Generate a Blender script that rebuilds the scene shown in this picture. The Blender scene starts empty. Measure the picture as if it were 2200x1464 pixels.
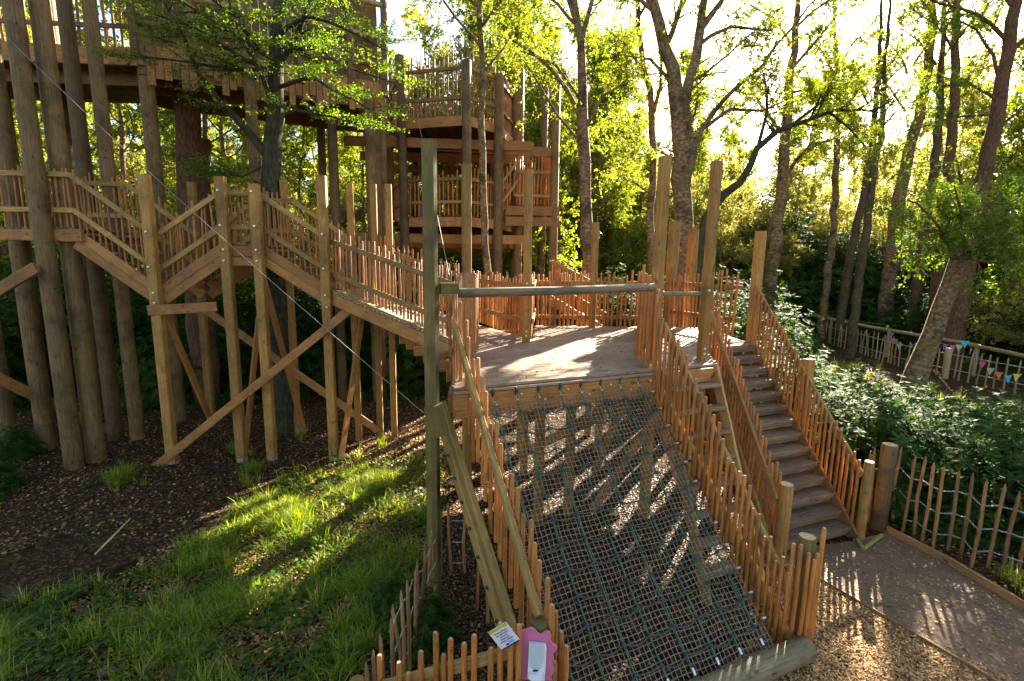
import bpy, math, random
import numpy as np
from mathutils import Vector, Matrix
rng = np.random.default_rng(11); random.seed(5)
SC = bpy.context.scene; COL = SC.collection
# ------------------------------------------------------------------ camera
F, CX, CY, EYE = 1065., 1100., 732., 4.1
PIT, ROLL = math.radians(9.2), .0136
fw = np.array([0, math.cos(PIT), -math.sin(PIT)]); r0 = np.array([1., 0, 0]); u0 = np.cross(r0, fw)
CR = r0*math.cos(ROLL)+u0*math.sin(ROLL); CU = -r0*math.sin(ROLL)+u0*math.cos(ROLL)
cam = bpy.data.cameras.new('camera'); co = bpy.data.objects.new('camera', cam); COL.objects.link(co)
cam.sensor_width = 36; cam.lens = F/2200*36; cam.clip_end = 2000; cam.clip_start = .05
M = Matrix(((CR[0], CU[0], -fw[0], 0), (CR[1], CU[1], -fw[1], 0), (CR[2], CU[2], -fw[2], EYE), (0, 0, 0, 1)))
co.matrix_world = M; SC.camera = co
# ------------------------------------------------------------------ light
SAZ, SEL = math.radians(32.5), math.radians(26.5)
SDIR = Vector((math.sin(SAZ)*math.cos(SEL), math.cos(SAZ)*math.cos(SEL), math.sin(SEL)))
W = bpy.data.worlds.new("World"); SC.world = W; W.use_nodes = True
nt = W.node_tree; sky = nt.nodes.new('ShaderNodeTexSky'); sky.sky_type = 'NISHITA'; sky.sun_disc = False
sky.sun_elevation = SEL; sky.sun_rotation = SAZ; sky.air_density = 1.0; sky.dust_density = 1.5
bg = nt.nodes['Background']; wb = nt.nodes.new('ShaderNodeMix'); wb.data_type = 'RGBA'; wb.blend_type = 'MULTIPLY'; wb.inputs[0].default_value = 1; wb.inputs[7].default_value = (1, .94, .83, 1)   # warm white balance
nt.links.new(sky.outputs[0], wb.inputs[6]); nt.links.new(wb.outputs[2], bg.inputs[0]); bg.inputs[1].default_value = .055
sl = bpy.data.lights.new('sun', 'SUN'); sl.energy = 5; sl.angle = math.radians(.5); sl.color = (1, .88, .68)
so = bpy.data.objects.new('sun', sl); COL.objects.link(so); so.rotation_euler = SDIR.to_track_quat('Z', 'Y').to_euler()
SC.view_settings.view_transform = 'Standard'; SC.view_settings.look = 'None'
SC.view_settings.exposure = 3.0; SC.view_settings.gamma = 1
SC.cycles.max_bounces = 6; SC.cycles.transparent_max_bounces = 6
# ------------------------------------------------------------------ measuring helpers
def ray(x, y):
    v = fw*F+CR*(x-CX)-CU*(y-CY); return v/np.linalg.norm(v)
O = np.array([0, 0, EYE])
def gp(x, y, z): v = ray(x, y); return O+v*((z-EYE)/v[2])
def at(x, y, Y): v = ray(x, y); return O+v*(Y/v[1])
def vp(x, y, A, B):
    A = np.array(A, float); B = np.array(B, float); d = B-A; n = np.array([-d[1], d[0], 0]); v = ray(x, y)
    return O+v*(((A-O)@n)/(v@n))
def prow(p): q = np.array(p)-O; return CY-F*(q@CU)/(q@fw)
def hz(P, y):
    lo, hi = -8., 40.
    for _ in range(50):
        m = (lo+hi)/2
        if prow((P[0], P[1], m)) > y: lo = m
        else: hi = m
    return lo
V = lambda *a: np.array(a, float)
def nrm(v): v = np.array(v, float); return v/max(np.linalg.norm(v), 1e-9)
# ------------------------------------------------------------------ materials
def mat(name, rough=.7, spec=.3):
    m = bpy.data.materials.new(name); m.use_nodes = True; t = m.node_tree; b = t.nodes['Principled BSDF']
    b.inputs['Roughness'].default_value = rough; b.inputs['Specular IOR Level'].default_value = spec
    return m, t, b
def N(t, k, **kw):
    n = t.nodes.new(k)
    for a, v in kw.items(): setattr(n, a, v)
    return n
def ramp(t, stops, src):
    n = N(t, 'ShaderNodeValToRGB'); e = n.color_ramp.elements
    while len(e) < len(stops): e.new(.5)
    for i, (p, c) in enumerate(stops): e[i].position = p; e[i].color = (*c, 1)
    t.links.new(src, n.inputs[0]); return n
def mix(t, a, b, f, mode='MIX'):
    n = N(t, 'ShaderNodeMix', data_type='RGBA', blend_type=mode)
    for s, v in ((n.inputs[0], f), (n.inputs[6], a), (n.inputs[7], b)):
        if isinstance(v, (int, float)): s.default_value = v
        elif isinstance(v, tuple): s.default_value = (*v, 1)
        else: t.links.new(v, s)
    return n.outputs[2]
def noise(t, vec, sc, det=4, ro=.55):
    n = N(t, 'ShaderNodeTexNoise'); n.inputs['Scale'].default_value = sc; n.inputs['Detail'].default_value = det
    n.inputs['Roughness'].default_value = ro
    if vec is not None: t.links.new(vec, n.inputs['Vector'])
    return n.outputs['Fac']
def mathn(t, op, a, b=0.5):
    n = N(t, 'ShaderNodeMath', operation=op)
    for i, v in enumerate((a, b)):
        if isinstance(v, (int, float)): n.inputs[i].default_value = v
        else: t.links.new(v, n.inputs[i])
    return n.outputs[0]
def bump(t, b, h, s, d=.01):
    n = N(t, 'ShaderNodeBump'); n.inputs['Strength'].default_value = s; n.inputs['Distance'].default_value = d
    t.links.new(h, n.inputs['Height']); t.links.new(n.outputs[0], b.inputs['Normal'])
def wood(name, lo, hi, stain=(.05, .04, .03), stain_amt=.5, moss=0., green=0., rough=.65, knots=True, spec=.35, cracks=.6, streak=0):
    m, t, b = mat(name, rough, spec)
    uv = N(t, 'ShaderNodeUVMap').outputs[0]
    mp = N(t, 'ShaderNodeMapping'); mp.inputs['Scale'].default_value = (1.2, 26, 1); t.links.new(uv, mp.inputs[0])
    g = noise(t, mp.outputs[0], 2.2, 5, .6)
    c = ramp(t, [(.28, lo), (.68, hi)], g).outputs[0]
    oi = N(t, 'ShaderNodeObjectInfo'); hs = N(t, 'ShaderNodeHueSaturation')
    at_ = N(t, 'ShaderNodeAttribute', attribute_name='tint')
    rv = mathn(t, 'ADD', mathn(t, 'MULTIPLY', oi.outputs['Random'], .42), mathn(t, 'MULTIPLY', at_.outputs['Fac'], .35))
    t.links.new(mathn(t, 'ADD', rv, .68), hs.inputs['Value']); t.links.new(c, hs.inputs['Color'])
    c = hs.outputs[0]
    geo = N(t, 'ShaderNodeNewGeometry')
    s = noise(t, geo.outputs['Position'], 1.7, 5, .65)
    sm = ramp(t, [(.47, (0, 0, 0)), (.68, (1, 1, 1))], s).outputs[0]
    c = mix(t, c, stain, mathn(t, 'MULTIPLY', sm, stain_amt))
    # drying cracks
    mp2 = N(t, 'ShaderNodeMapping'); mp2.inputs['Scale'].default_value = (.7, 40, 1); t.links.new(uv, mp2.inputs[0])
    cr = noise(t, mp2.outputs[0], 1.6, 2, .4); crk = ramp(t, [(.30, (1, 1, 1)), (.35, (0, 0, 0))], cr).outputs[0]
    c = mix(t, c, tuple(x*.35 for x in lo), mathn(t, 'MULTIPLY', crk, cracks))
    if knots:
        mp3 = N(t, 'ShaderNodeMapping'); mp3.inputs['Scale'].default_value = (3.2, 6.5, 1); t.links.new(uv, mp3.inputs[0])
        vo = N(t, 'ShaderNodeTexVoronoi'); vo.inputs['Scale'].default_value = 1.0; t.links.new(mp3.outputs[0], vo.inputs['Vector'])
        kn = ramp(t, [(.07, (1, 1, 1)), (.16, (0, 0, 0))], vo.outputs['Distance']).outputs[0]
        c = mix(t, c, tuple(x*.28 for x in lo), mathn(t, 'MULTIPLY', kn, .8))
    mp4 = N(t, 'ShaderNodeMapping'); mp4.inputs['Scale'].default_value = (4, 110, 1); t.links.new(uv, mp4.inputs[0])
    fg = noise(t, mp4.outputs[0], 2, 3, .7); c = mix(t, c, ramp(t, [(.3, (.62, .58, .52)), (.62, (1.12, 1.1, 1.05))], fg).outputs[0], 1., 'MULTIPLY')
    sp2 = noise(t, geo.outputs['Position'], 7.5, 6, .75); c = mix(t, c, tuple(x*.3 for x in lo), mathn(t, 'MULTIPLY', ramp(t, [(.56, (0, 0, 0)), (.68, (1, 1, 1))], sp2).outputs[0], .55))
    if streak:
        sx = N(t, 'ShaderNodeSeparateXYZ'); t.links.new(geo.outputs['Normal'], sx.inputs[0])
        sk = ramp(t, [(.45, (0, 0, 0)), (.75, (1, 1, 1))], mathn(t, 'ADD', sx.outputs[0], mathn(t, 'MULTIPLY', noise(t, geo.outputs['Position'], 2, 4), .4))).outputs[0]
        c = mix(t, c, (.012, .014, .010), mathn(t, 'MULTIPLY', sk, .9))
    if green > 0:
        gn = ramp(t, [(.42, (0, 0, 0)), (.62, (1, 1, 1))], noise(t, geo.outputs['Position'], 1.1, 4)).outputs[0]
        c = mix(t, c, (.115, .105, .025), mathn(t, 'MULTIPLY', gn, green))
    if moss > 0:
        sp = N(t, 'ShaderNodeSeparateXYZ'); t.links.new(geo.outputs['Normal'], sp.inputs[0])
        up = ramp(t, [(.6, (0, 0, 0)), (.85, (1, 1, 1))], sp.outputs[2]).outputs[0]
        mn = ramp(t, [(.35, (0, 0, 0)), (.55, (1, 1, 1))], noise(t, geo.outputs['Position'], 9, 4)).outputs[0]
        c = mix(t, c, (.12, .15, .02), mathn(t, 'MULTIPLY', mathn(t, 'MULTIPLY', up, mn), moss))
    t.links.new(c, b.inputs['Base Color'])
    bump(t, b, mathn(t, 'SUBTRACT', g, mathn(t, 'MULTIPLY', crk, .5)), .45, .006)
    return m
m_picket = wood('picket_wood', (.27, .088, .018), (.60, .235, .052), (.10, .05, .025), .35, rough=.5, knots=True, cracks=.3)
m_end = wood('end_grain', (.42, .30, .13), (.62, .48, .25), knots=False, stain_amt=.5, cracks=.2)
m_pold = wood('weathered_picket_wood', (.21, .085, .026), (.50, .23, .078), (.07, .06, .05), .5, cracks=.4)
m_post = wood('square_post_wood', (.22, .104, .024), (.50, .262, .066), (.09, .055, .02), .55, green=.25, rough=.6)
m_green = wood('algae_post_wood', (.12, .078, .022), (.28, .19, .062), (.012, .014, .012), .6, green=.8)
m_streak = wood('black_streaked_post_wood', (.12, .078, .022), (.28, .19, .062), (.02, .02, .012), .6, green=.8, streak=1)
m_beam = wood('beam_wood', (.24, .098, .028), (.50, .235, .072), (.09, .05, .03), .5, rough=.6)
m_rail = wood('rail_wood', (.23, .125, .038), (.52, .32, .105), (.12, .08, .03), .4, moss=.3)
m_mossy = wood('mossy_rail_wood', (.19, .095, .03), (.38, .22, .08), (.10, .08, .03), .5, moss=1.)
m_grey = wood('grey_log_wood', (.15, .105, .065), (.34, .26, .165), (.07, .06, .045), .6, moss=.25)
m_deck = wood('deck_board_wood', (.20, .135, .095), (.40, .29, .21), (.12, .085, .06), .55, knots=False)
m_tread = wood('tread_wood', (.14, .088, .055), (.33, .22, .145), (.07, .05, .04), .5)
m_tower = wood('tower_log_wood', (.075, .042, .017), (.28, .165, .068), (.02, .014, .009), .7, green=.2)
m_twall = wood('plank_wall_wood', (.10, .052, .02), (.25, .145, .06), (.06, .04, .02), .5)
m_pale = wood('paling_wood', (.20, .095, .035), (.44, .24, .10), (.08, .06, .04), .5)
m_bpole = wood('round_pole_wood', (.33, .24, .10), (.50, .38, .18), (.15, .12, .05), .4, moss=.4)
def bark(name, a, b_, c_, sc=(3, 9), contrast=.5):
    m, t, b = mat(name, .9, .15)
    uv = N(t, 'ShaderNodeUVMap').outputs[0]; mp = N(t, 'ShaderNodeMapping'); mp.inputs['Scale'].default_value = (sc[0], sc[1], 1)
    t.links.new(uv, mp.inputs[0]); g = noise(t, mp.outputs[0], 2.0, 8, .7)
    c = ramp(t, [(.33, a), (.5, b_), (.66, c_)], g).outputs[0]
    geo = N(t, 'ShaderNodeNewGeometry'); s = noise(t, geo.outputs['Position'], 2.2, 6, .65)
    c = mix(t, c, (.018, .015, .012), mathn(t, 'MULTIPLY', ramp(t, [(.5, (0, 0, 0)), (.62, (1, 1, 1))], s).outputs[0], contrast))
    c = mix(t, c, (.07, .085, .015), mathn(t, 'MULTIPLY', ramp(t, [(.5, (0, 0, 0)), (.7, (1, 1, 1))], noise(t, geo.outputs['Position'], .9, 5)).outputs[0], .5))
    t.links.new(c, b.inputs['Base Color']); bump(t, b, g, 1., .03); return m
m_birch = bark('birch_bark', (.06, .034, .018), (.20, .125, .068), (.40, .29, .18), (7, 2.5), .7)
m_pine = bark('pine_bark', (.04, .02, .014), (.15, .075, .045), (.26, .14, .09), (2.5, 9), .3)
m_dark = bark('smooth_dark_bark', (.02, .02, .014), (.05, .048, .03), (.10, .09, .06), (3, 6), .4)
m_brown = bark('brown_bark', (.04, .028, .018), (.11, .075, .045), (.20, .145, .09), (3, 8), .5)
def leafmat(name, stops, rough=.45, spec=.4, tr=.5, trc=1.5):
    m, t, b = mat(name, rough, spec); a = N(t, 'ShaderNodeAttribute', attribute_name='tint')
    c = ramp(t, stops, a.outputs['Fac']).outputs[0]; t.links.new(c, b.inputs['Base Color'])
    tb = N(t, 'ShaderNodeBsdfTranslucent'); hs = N(t, 'ShaderNodeHueSaturation'); hs.inputs['Value'].default_value = trc
    hs.inputs['Saturation'].default_value = 1.1; hs.inputs['Hue'].default_value = .49
    t.links.new(c, hs.inputs['Color']); t.links.new(hs.outputs[0], tb.inputs[0])
    ms = N(t, 'ShaderNodeMixShader'); ms.inputs[0].default_value = tr
    t.links.new(b.outputs[0], ms.inputs[1]); t.links.new(tb.outputs[0], ms.inputs[2])
    t.links.new(ms.outputs[0], t.nodes['Material Output'].inputs[0]); return m
m_leaf = leafmat('tree_leaves', [(0, (.04, .075, .01)), (.4, (.115, .165, .018)), (.75, (.23, .26, .035)), (.93, (.36, .33, .055)), (1, (.42, .22, .03))], tr=.6, trc=1.9)
m_leafg = leafmat('fresh_green_leaves', [(0, (.035, .078, .012)), (.6, (.105, .185, .020)), (1, (.24, .29, .035))], tr=.55, trc=1.9)
m_leafy = leafmat('autumn_leaves', [(0, (.075, .10, .02)), (.4, (.18, .20, .035)), (.75, (.33, .31, .09)), (.95, (.44, .36, .14)), (1, (.38, .22, .08))], tr=.6, trc=1.8)
m_rhodo = leafmat('evergreen_leaves', [(0, (.014, .04, .008)), (.6, (.038, .085, .014)), (.9, (.075, .13, .018)), (1, (.20, .15, .03))], rough=.65, spec=.08, tr=.28, trc=1.8)
m_grass = leafmat('grass_blades', [(0, (.07, .12, .012)), (.5, (.21, .29, .025)), (.78, (.36, .41, .05)), (.88, (.36, .29, .10)), (1, (.48, .38, .19))], tr=.5, trc=1.8, rough=.4)
m_litter = leafmat('fallen_leaves', [(0, (.06, .028, .014)), (.5, (.17, .075, .03)), (.8, (.34, .17, .06)), (1, (.50, .36, .09))], tr=.12, trc=1.2, rough=.55)
m_chip = leafmat('wood_chip', [(0, (.12, .06, .025)), (.5, (.42, .23, .09)), (1, (.72, .48, .22))], tr=.0, rough=.7, spec=.2)
m_chip2 = leafmat('dark_bark_litter', [(0, (.03, .014, .006)), (.55, (.11, .05, .02)), (.9, (.26, .14, .06)), (1, (.42, .27, .12))], tr=0., rough=.6)  # darker brown range than the open woodchips
def plain(name, c, rough=.5, metal=0, spec=.5, var=.12, sc=14):
    m, t, b = mat(name, rough, spec); b.inputs['Metallic'].default_value = metal
    g = noise(t, N(t, 'ShaderNodeTexCoord').outputs['Object'], sc, 4)
    t.links.new(ramp(t, [(.3, tuple(x*(1-var) for x in c)), (.7, tuple(min(1, x*(1+var)) for x in c))], g).outputs[0], b.inputs['Base Color'])
    return m
m_cord = plain('beige_cord', (.31, .235, .165), .85, var=.2, sc=30)
m_rope = plain('green_rope', (.03, .15, .075), .8, var=.35, sc=40)
m_ropeb = plain('olive_rope', (.055, .075, .04), .85, var=.4, sc=40)
m_knot = plain('blue_plastic_joint', (.015, .03, .07), .35)
m_ferr = plain('aluminium_ferrule', (.75, .75, .78), .35, .6)
m_wire = plain('steel_cable', (.22, .21, .20), .6, .3)
m_fwire = plain('galvanised_wire', (.55, .56, .58), .45, .4)
m_bolt = plain('black_bolt', (.02, .02, .025), .5)
m_pink = plain('pink_board_paint', (.62, .17, .30), .45, var=.08, sc=5)
m_white = plain('white_plastic', (.80, .82, .86), .18, var=.02)
m_clearp = plain('grey_plastic_window', (.55, .60, .66), .1, var=.05)
m_signw = plain('sign_white', (.72, .66, .72), .5, var=.03); m_signg = plain('sign_lime', (.45, .50, .02), .5, var=.03)
m_signp = plain('sign_purple', (.09, .015, .07), .5, var=.1); m_signb = plain('sign_blue', (.15, .42, .75), .5, var=.05)
m_conc = plain('concrete', (.30, .28, .25), .9, var=.2)
# ------------------------------------------------------------------ mesh helpers
class MB:
    def __init__(s): s.v = []; s.f = []; s.uv = []; s.mi = []; s.sm = []; s.t = []; s.n = 0
    def add(s, vs, fs, uvs, mi=0, sm=False, tint=None):
        tint = random.random() if tint is None else tint
        s.v.append(np.asarray(vs, float))
        for f, u in zip(fs, uvs):
            s.f.append(tuple(i+s.n for i in f)); s.uv.extend(u); s.mi.append(mi); s.sm.append(sm); s.t.append(tint)
        s.n += len(vs)
    def beam(s, P, Q, w, h, up=(0, 0, 1), mi=0, bev=.006, end=None, tint=None):
        """squared timber from P to Q: w across, h along `up`"""
        P = np.array(P, float); Q = np.array(Q, float); d = Q-P; L = np.linalg.norm(d)
        if L < 1e-4: return
        d /= L; up = np.array(up, float); sd = np.cross(d, up)
        if np.linalg.norm(sd) < 1e-3: sd = np.cross(d, V(0, 1, 0))
        sd = nrm(sd); u = np.cross(sd, d); b = min(bev, w*.3, h*.3)
        pr = [(-w/2+b, -h/2), (w/2-b, -h/2), (w/2, -h/2+b), (w/2, h/2-b), (w/2-b, h/2), (-w/2+b, h/2), (-w/2, h/2-b), (-w/2, -h/2+b)]
        n = 8; vs = [P+sd*a+u*c for a, c in pr]+[Q+sd*a+u*c for a, c in pr]
        per = [0]
        for i in range(n): per.append(per[-1]+math.dist(pr[i], pr[(i+1) % n]))
        o = random.random()*20; o2 = random.random()*20; fs = []; uvs = []
        for i in range(n):
            j = (i+1) % n; fs.append((i, j, n+j, n+i))
            uvs.append([(o, o2+per[i]), (o, o2+per[i+1]), (o+L, o2+per[i+1]), (o+L, o2+per[i])])
        tint = random.random() if tint is None else tint
        s.add(vs, fs, uvs, mi, False, tint)
        e = mi if end is None else end
        s.add(vs[:n], [tuple(range(n-1, -1, -1))], [[(o+pr[i][0], o2+pr[i][1]*.3) for i in range(n-1, -1, -1)]], e, False, tint)
        s.add(vs[n:], [tuple(range(n))], [[(o+p[0], o2+p[1]*.3) for p in pr]], e, False, tint)
    def box(s, P, Q, mi=0, tint=None):
        P = np.array(P); Q = np.array(Q); s.beam(((P[0]+Q[0])/2, P[1], (P[2]+Q[2])/2), ((P[0]+Q[0])/2, Q[1], (P[2]+Q[2])/2), abs(Q[0]-P[0]), abs(Q[2]-P[2]), mi=mi, tint=tint)
    def tube(s, pts, rad, n=8, mi=0, end=None, caps=True, tint=None, wob=0., cham=0.):
        pts = np.array(pts, float); K = len(pts)
        rad = np.full(K, rad, float) if np.isscalar(rad) else np.array(rad, float)
        if cham and K >= 2:
            d0 = nrm(pts[-1]-pts[-2]); pts = np.vstack([pts[:-1], pts[-1]-d0*cham, pts[-1]]); rad = np.concatenate([rad, [rad[-1]-cham*.8]]); K += 1
        tg = np.gradient(pts, axis=0); tg /= np.linalg.norm(tg, axis=1)[:, None]+1e-9
        a = np.cross(tg[0], V(0, 0, 1)); a = a if np.linalg.norm(a) > .05 else np.cross(tg[0], V(0, 1, 0)); a = nrm(a)
        ln = np.concatenate([[0], np.cumsum(np.linalg.norm(np.diff(pts, axis=0), axis=1))]); o = random.random()*20; o2 = random.random()*20
        ang = np.arange(n)/n*2*math.pi; vs = []
        for k in range(K):
            a = nrm(a-tg[k]*(a@tg[k])); b = np.cross(tg[k], a)
            rr = rad[k]*(1+wob*(rng.random(n)-.5)) if wob else rad[k]
            vs.append(pts[k]+(np.cos(ang)*rr)[:, None]*a+(np.sin(ang)*rr)[:, None]*b)
        vs = np.vstack(vs); fs = []; uvs = []; c = 2*math.pi*max(rad[0], .01)/n
        for k in range(K-1):
            for i in range(n):
                j = (i+1) % n; fs.append((k*n+i, k*n+j, (k+1)*n+j, (k+1)*n+i))
                uvs.append([(o+ln[k], o2+i*c), (o+ln[k], o2+(i+1)*c), (o+ln[k+1], o2+(i+1)*c), (o+ln[k+1], o2+i*c)])
        tint = random.random() if tint is None else tint
        s.add(vs, fs, uvs, mi, True, tint)
        if caps:
            e = mi if end is None else end
            for k, rv in ((0, True), (K-1, False)):
                idx = list(range(n)); idx = idx[::-1] if rv else idx
                s.add(vs[k*n:(k+1)*n], [tuple(idx)], [[(o+math.cos(ang[i])*rad[k]*8, o2+math.sin(ang[i])*rad[k]) for i in idx]], e, False, tint)
    def build(s, name, mats, parent=None, loc=None):
        mats = mats if isinstance(mats, (list, tuple)) else [mats]
        me = bpy.data.meshes.new(name); vs = np.vstack(s.v)
        org = np.array(loc if loc is not None else (tuple(ROOT(parent)) if parent is not None else (0, 0, 0)), float)
        me.from_pydata((vs-org).tolist(), [], s.f)
        u = me.uv_layers.new(name='UVMap'); u.data.foreach_set('uv', np.array(s.uv, dtype=np.float32).ravel())
        me.polygons.foreach_set('material_index', s.mi); me.polygons.foreach_set('use_smooth', s.sm)
        a = me.attributes.new('tint', 'FLOAT', 'FACE'); a.data.foreach_set('value', np.array(s.t, dtype=np.float32))
        for m in mats: me.materials.append(m)
        me.update(); o = bpy.data.objects.new(name, me); COL.objects.link(o)
        o.location = org
        if parent is not None:
            o.parent = parent; o.location = Vector(org)-ROOT(parent)
        return o
def ROOT(o):
    v = Vector(o.location)
    while o.parent: o = o.parent; v += Vector(o.location)
    return v
def quads(name, P, m, parent=None, tint=None, loc=None, smooth=False):
    """P: (n,k,3) faces with k corners each, as one mesh"""
    n, k = P.shape[:2]; me = bpy.data.meshes.new(name)
    if loc is None: loc = tuple(ROOT(parent)) if parent is not None else (0, 0, 0)
    me.vertices.add(n*k); me.vertices.foreach_set('co', (P-np.array(loc)).astype(np.float32).ravel())
    me.loops.add(n*k); me.loops.foreach_set('vertex_index', np.arange(n*k, dtype=np.int32))
    me.polygons.add(n); me.polygons.foreach_set('loop_start', np.arange(n, dtype=np.int32)*k)
    me.polygons.foreach_set('loop_total', np.full(n, k, dtype=np.int32))
    me.update(calc_edges=True); me.validate()
    a = me.attributes.new('tint', 'FLOAT', 'FACE'); a.data.foreach_set('value', (rng.random(n) if tint is None else tint).astype(np.float32))
    me.materials.append(m); o = bpy.data.objects.new(name, me); COL.objects.link(o)
    o.location = loc
    if parent is not None: o.parent = parent; o.location = Vector(loc)-ROOT(parent)
    return o
def tag(o, label=None, cat=None, group=None, kind=None):
    if label: o['label'] = label
    if cat: o['category'] = cat
    if group: o['group'] = group
    if kind: o['kind'] = kind
    return o
def thing(name, label, cat, loc, group=None):
    o = bpy.data.objects.new(name, None); COL.objects.link(o); o.location = tuple(loc); o.empty_display_size = .1
    return tag(o, label, cat, group)
def unit(n): v = rng.normal(size=(n, 3)); return v/np.linalg.norm(v, axis=1)[:, None]
def leaves_at(P, D, size, wr=.6, nb=None):
    """pointed four-corner leaves at P along D"""
    n = len(P); D = D/np.linalg.norm(D, axis=1)[:, None]; R = unit(n) if nb is None else nb
    S = np.cross(D, R); S /= np.linalg.norm(S, axis=1)[:, None]+1e-9
    L = (size*(.7+.6*rng.random(n)))[:, None]; w = L*wr*.5
    return np.stack([P, P+D*L*.45+S*w, P+D*L, P+D*L*.45-S*w], 1)

# ------------------------------------------------------------------ ground
def gz(x, y):
    x = np.asarray(x, float); y = np.asarray(y, float)
    s = np.clip((-x-.8)/3., 0, 1); s = s*s*(3-2*s)
    z = -.3*s
    far = np.clip((np.hypot(x-2, y)-32)/40, 0, 1)
    z = z+.05*np.sin(x*1.3+.5*y)*s+.03*np.sin(y*2.1-x)*s+far*1.5*(1+np.sin(x*.1+1)*.5)
    return z
def inpoly(x, y, poly):
    c = np.zeros(len(x), bool); j = len(poly)-1
    for i in range(len(poly)):
        xi, yi = poly[i][:2]; xj, yj = poly[j][:2]
        c ^= ((yi > y) != (yj > y)) & (x < (xj-xi)*(y-yi)/((yj-yi)+1e-12)+xi); j = i
    return c
gx = np.unique(np.concatenate([np.linspace(-300, -16, 16), np.linspace(-16, 16, 90), np.linspace(16, 300, 16)]))
gy = np.unique(np.concatenate([np.linspace(-60, -3, 8), np.linspace(-3, 24, 80), np.linspace(24, 400, 24)]))
X, Y = np.meshgrid(gx, gy); Z = gz(X, Y)
me = bpy.data.meshes.new('ground'); nx, ny = len(gx), len(gy)
me.from_pydata(np.stack([X, Y, Z], -1).reshape(-1, 3).tolist(), [], [(j*nx+i, j*nx+i+1, (j+1)*nx+i+1, (j+1)*nx+i) for j in range(ny-1) for i in range(nx-1)])
me.polygons.foreach_set('use_smooth', [True]*len(me.polygons))
m, t, b = mat('forest_soil', .95, .1); geo = N(t, 'ShaderNodeNewGeometry').outputs['Position']
g1 = noise(t, geo, 14, 8, .7); vo = N(t, 'ShaderNodeTexVoronoi'); vo.inputs['Scale'].default_value = 28; t.links.new(geo, vo.inputs['Vector'])
sepc = N(t, 'ShaderNodeSeparateColor'); t.links.new(vo.outputs['Color'], sepc.inputs[0])
c = ramp(t, [(.2, (.02, .012, .007)), (.55, (.06, .032, .015)), (.9, (.20, .10, .04))], sepc.outputs[0]).outputs[0]
c = mix(t, c, (.03, .02, .012), ramp(t, [(.4, (0, 0, 0)), (.6, (1, 1, 1))], g1).outputs[0])
t.links.new(c, b.inputs['Base Color']); bump(t, b, mathn(t, 'ADD', g1, vo.outputs['Distance']), 1, .03)
me.materials.append(m); ground = bpy.data.objects.new('ground', me); COL.objects.link(ground); tag(ground, kind='structure')
def sheet(name, poly, z, m, kind='structure'):
    me = bpy.data.meshes.new(name); me.from_pydata([(p[0], p[1], z) for p in poly], [], [tuple(range(len(poly)))])
    me.materials.append(m); o = bpy.data.objects.new(name, me); COL.objects.link(o); tag(o, kind=kind); return o
# path of dark trodden grit, running from the stair foot to the lower right
pl = [gp(1716, 1222, 0), gp(1905, 1335, 0), gp(2130, 1464, 0)]
pl.append(pl[-1]+(pl[-1]-pl[0])*1.6)
pr_ = [gp(1830, 1165, 0), gp(1905, 1145, 0), gp(2040, 1215, 0), gp(2200, 1312, 0)]; pr_.append(pr_[-1]+(pr_[-1]-pr_[1])*1.6)
pathpoly = [gp(1600, 1190, 0)]+pl+pr_[::-1]
m, t, b = mat('path_grit', .85, .25); geo = N(t, 'ShaderNodeNewGeometry').outputs['Position']
g = noise(t, geo, 90, 6, .7); g2 = noise(t, geo, 2.5, 5)
c = mix(t, ramp(t, [(.3, (.10, .062, .036)), (.7, (.27, .175, .11))], g).outputs[0], (.10, .07, .05), mathn(t, 'MULTIPLY', ramp(t, [(.45, (0, 0, 0)), (.65, (1, 1, 1))], g2).outputs[0], .6))
t.links.new(c, b.inputs['Base Color']); bump(t, b, g, .8, .006)
sheet('path', pathpoly, .012, m)
m, t, b = mat('chip_bed', .95, .1); geo = N(t, 'ShaderNodeNewGeometry').outputs['Position']
vo = N(t, 'ShaderNodeTexVoronoi'); vo.inputs['Scale'].default_value = 45; t.links.new(geo, vo.inputs['Vector'])
sepc = N(t, 'ShaderNodeSeparateColor'); t.links.new(vo.outputs['Color'], sepc.inputs[0])
t.links.new(ramp(t, [(.1, (.05, .028, .015)), (.6, (.18, .105, .05)), (1, (.40, .26, .13))], sepc.outputs[1]).outputs[0], b.inputs['Base Color'])
bump(t, b, vo.outputs['Distance'], 1, .02)
chippoly = [gp(1500, 1500, 0), gp(1560, 1440, 0), gp(1660, 1330, 0), gp(1600, 1130, 0), gp(1690, 1215, 0), pl[0], pl[1], pl[2], pl[3], V(4.5, -1, 0), V(1.2, -1, 0), V(1.4, 3, 0)]
sheet('woodchip_bed', chippoly, .006, m)
# puddle
m, t, b = mat('puddle_water', .06, .5); b.inputs['Base Color'].default_value = (.02, .012, .006, 1)
bump(t, b, noise(t, N(t, 'ShaderNodeNewGeometry').outputs['Position'], 6, 2), .08, .01)
pud = [gp(*p, -.27) for p in ((30, 1190), (130, 1150), (300, 1165), (330, 1215), (250, 1255), (120, 1300), (20, 1290), (-60, 1240))]
sheet('puddle', pud, -.262, m)
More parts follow.
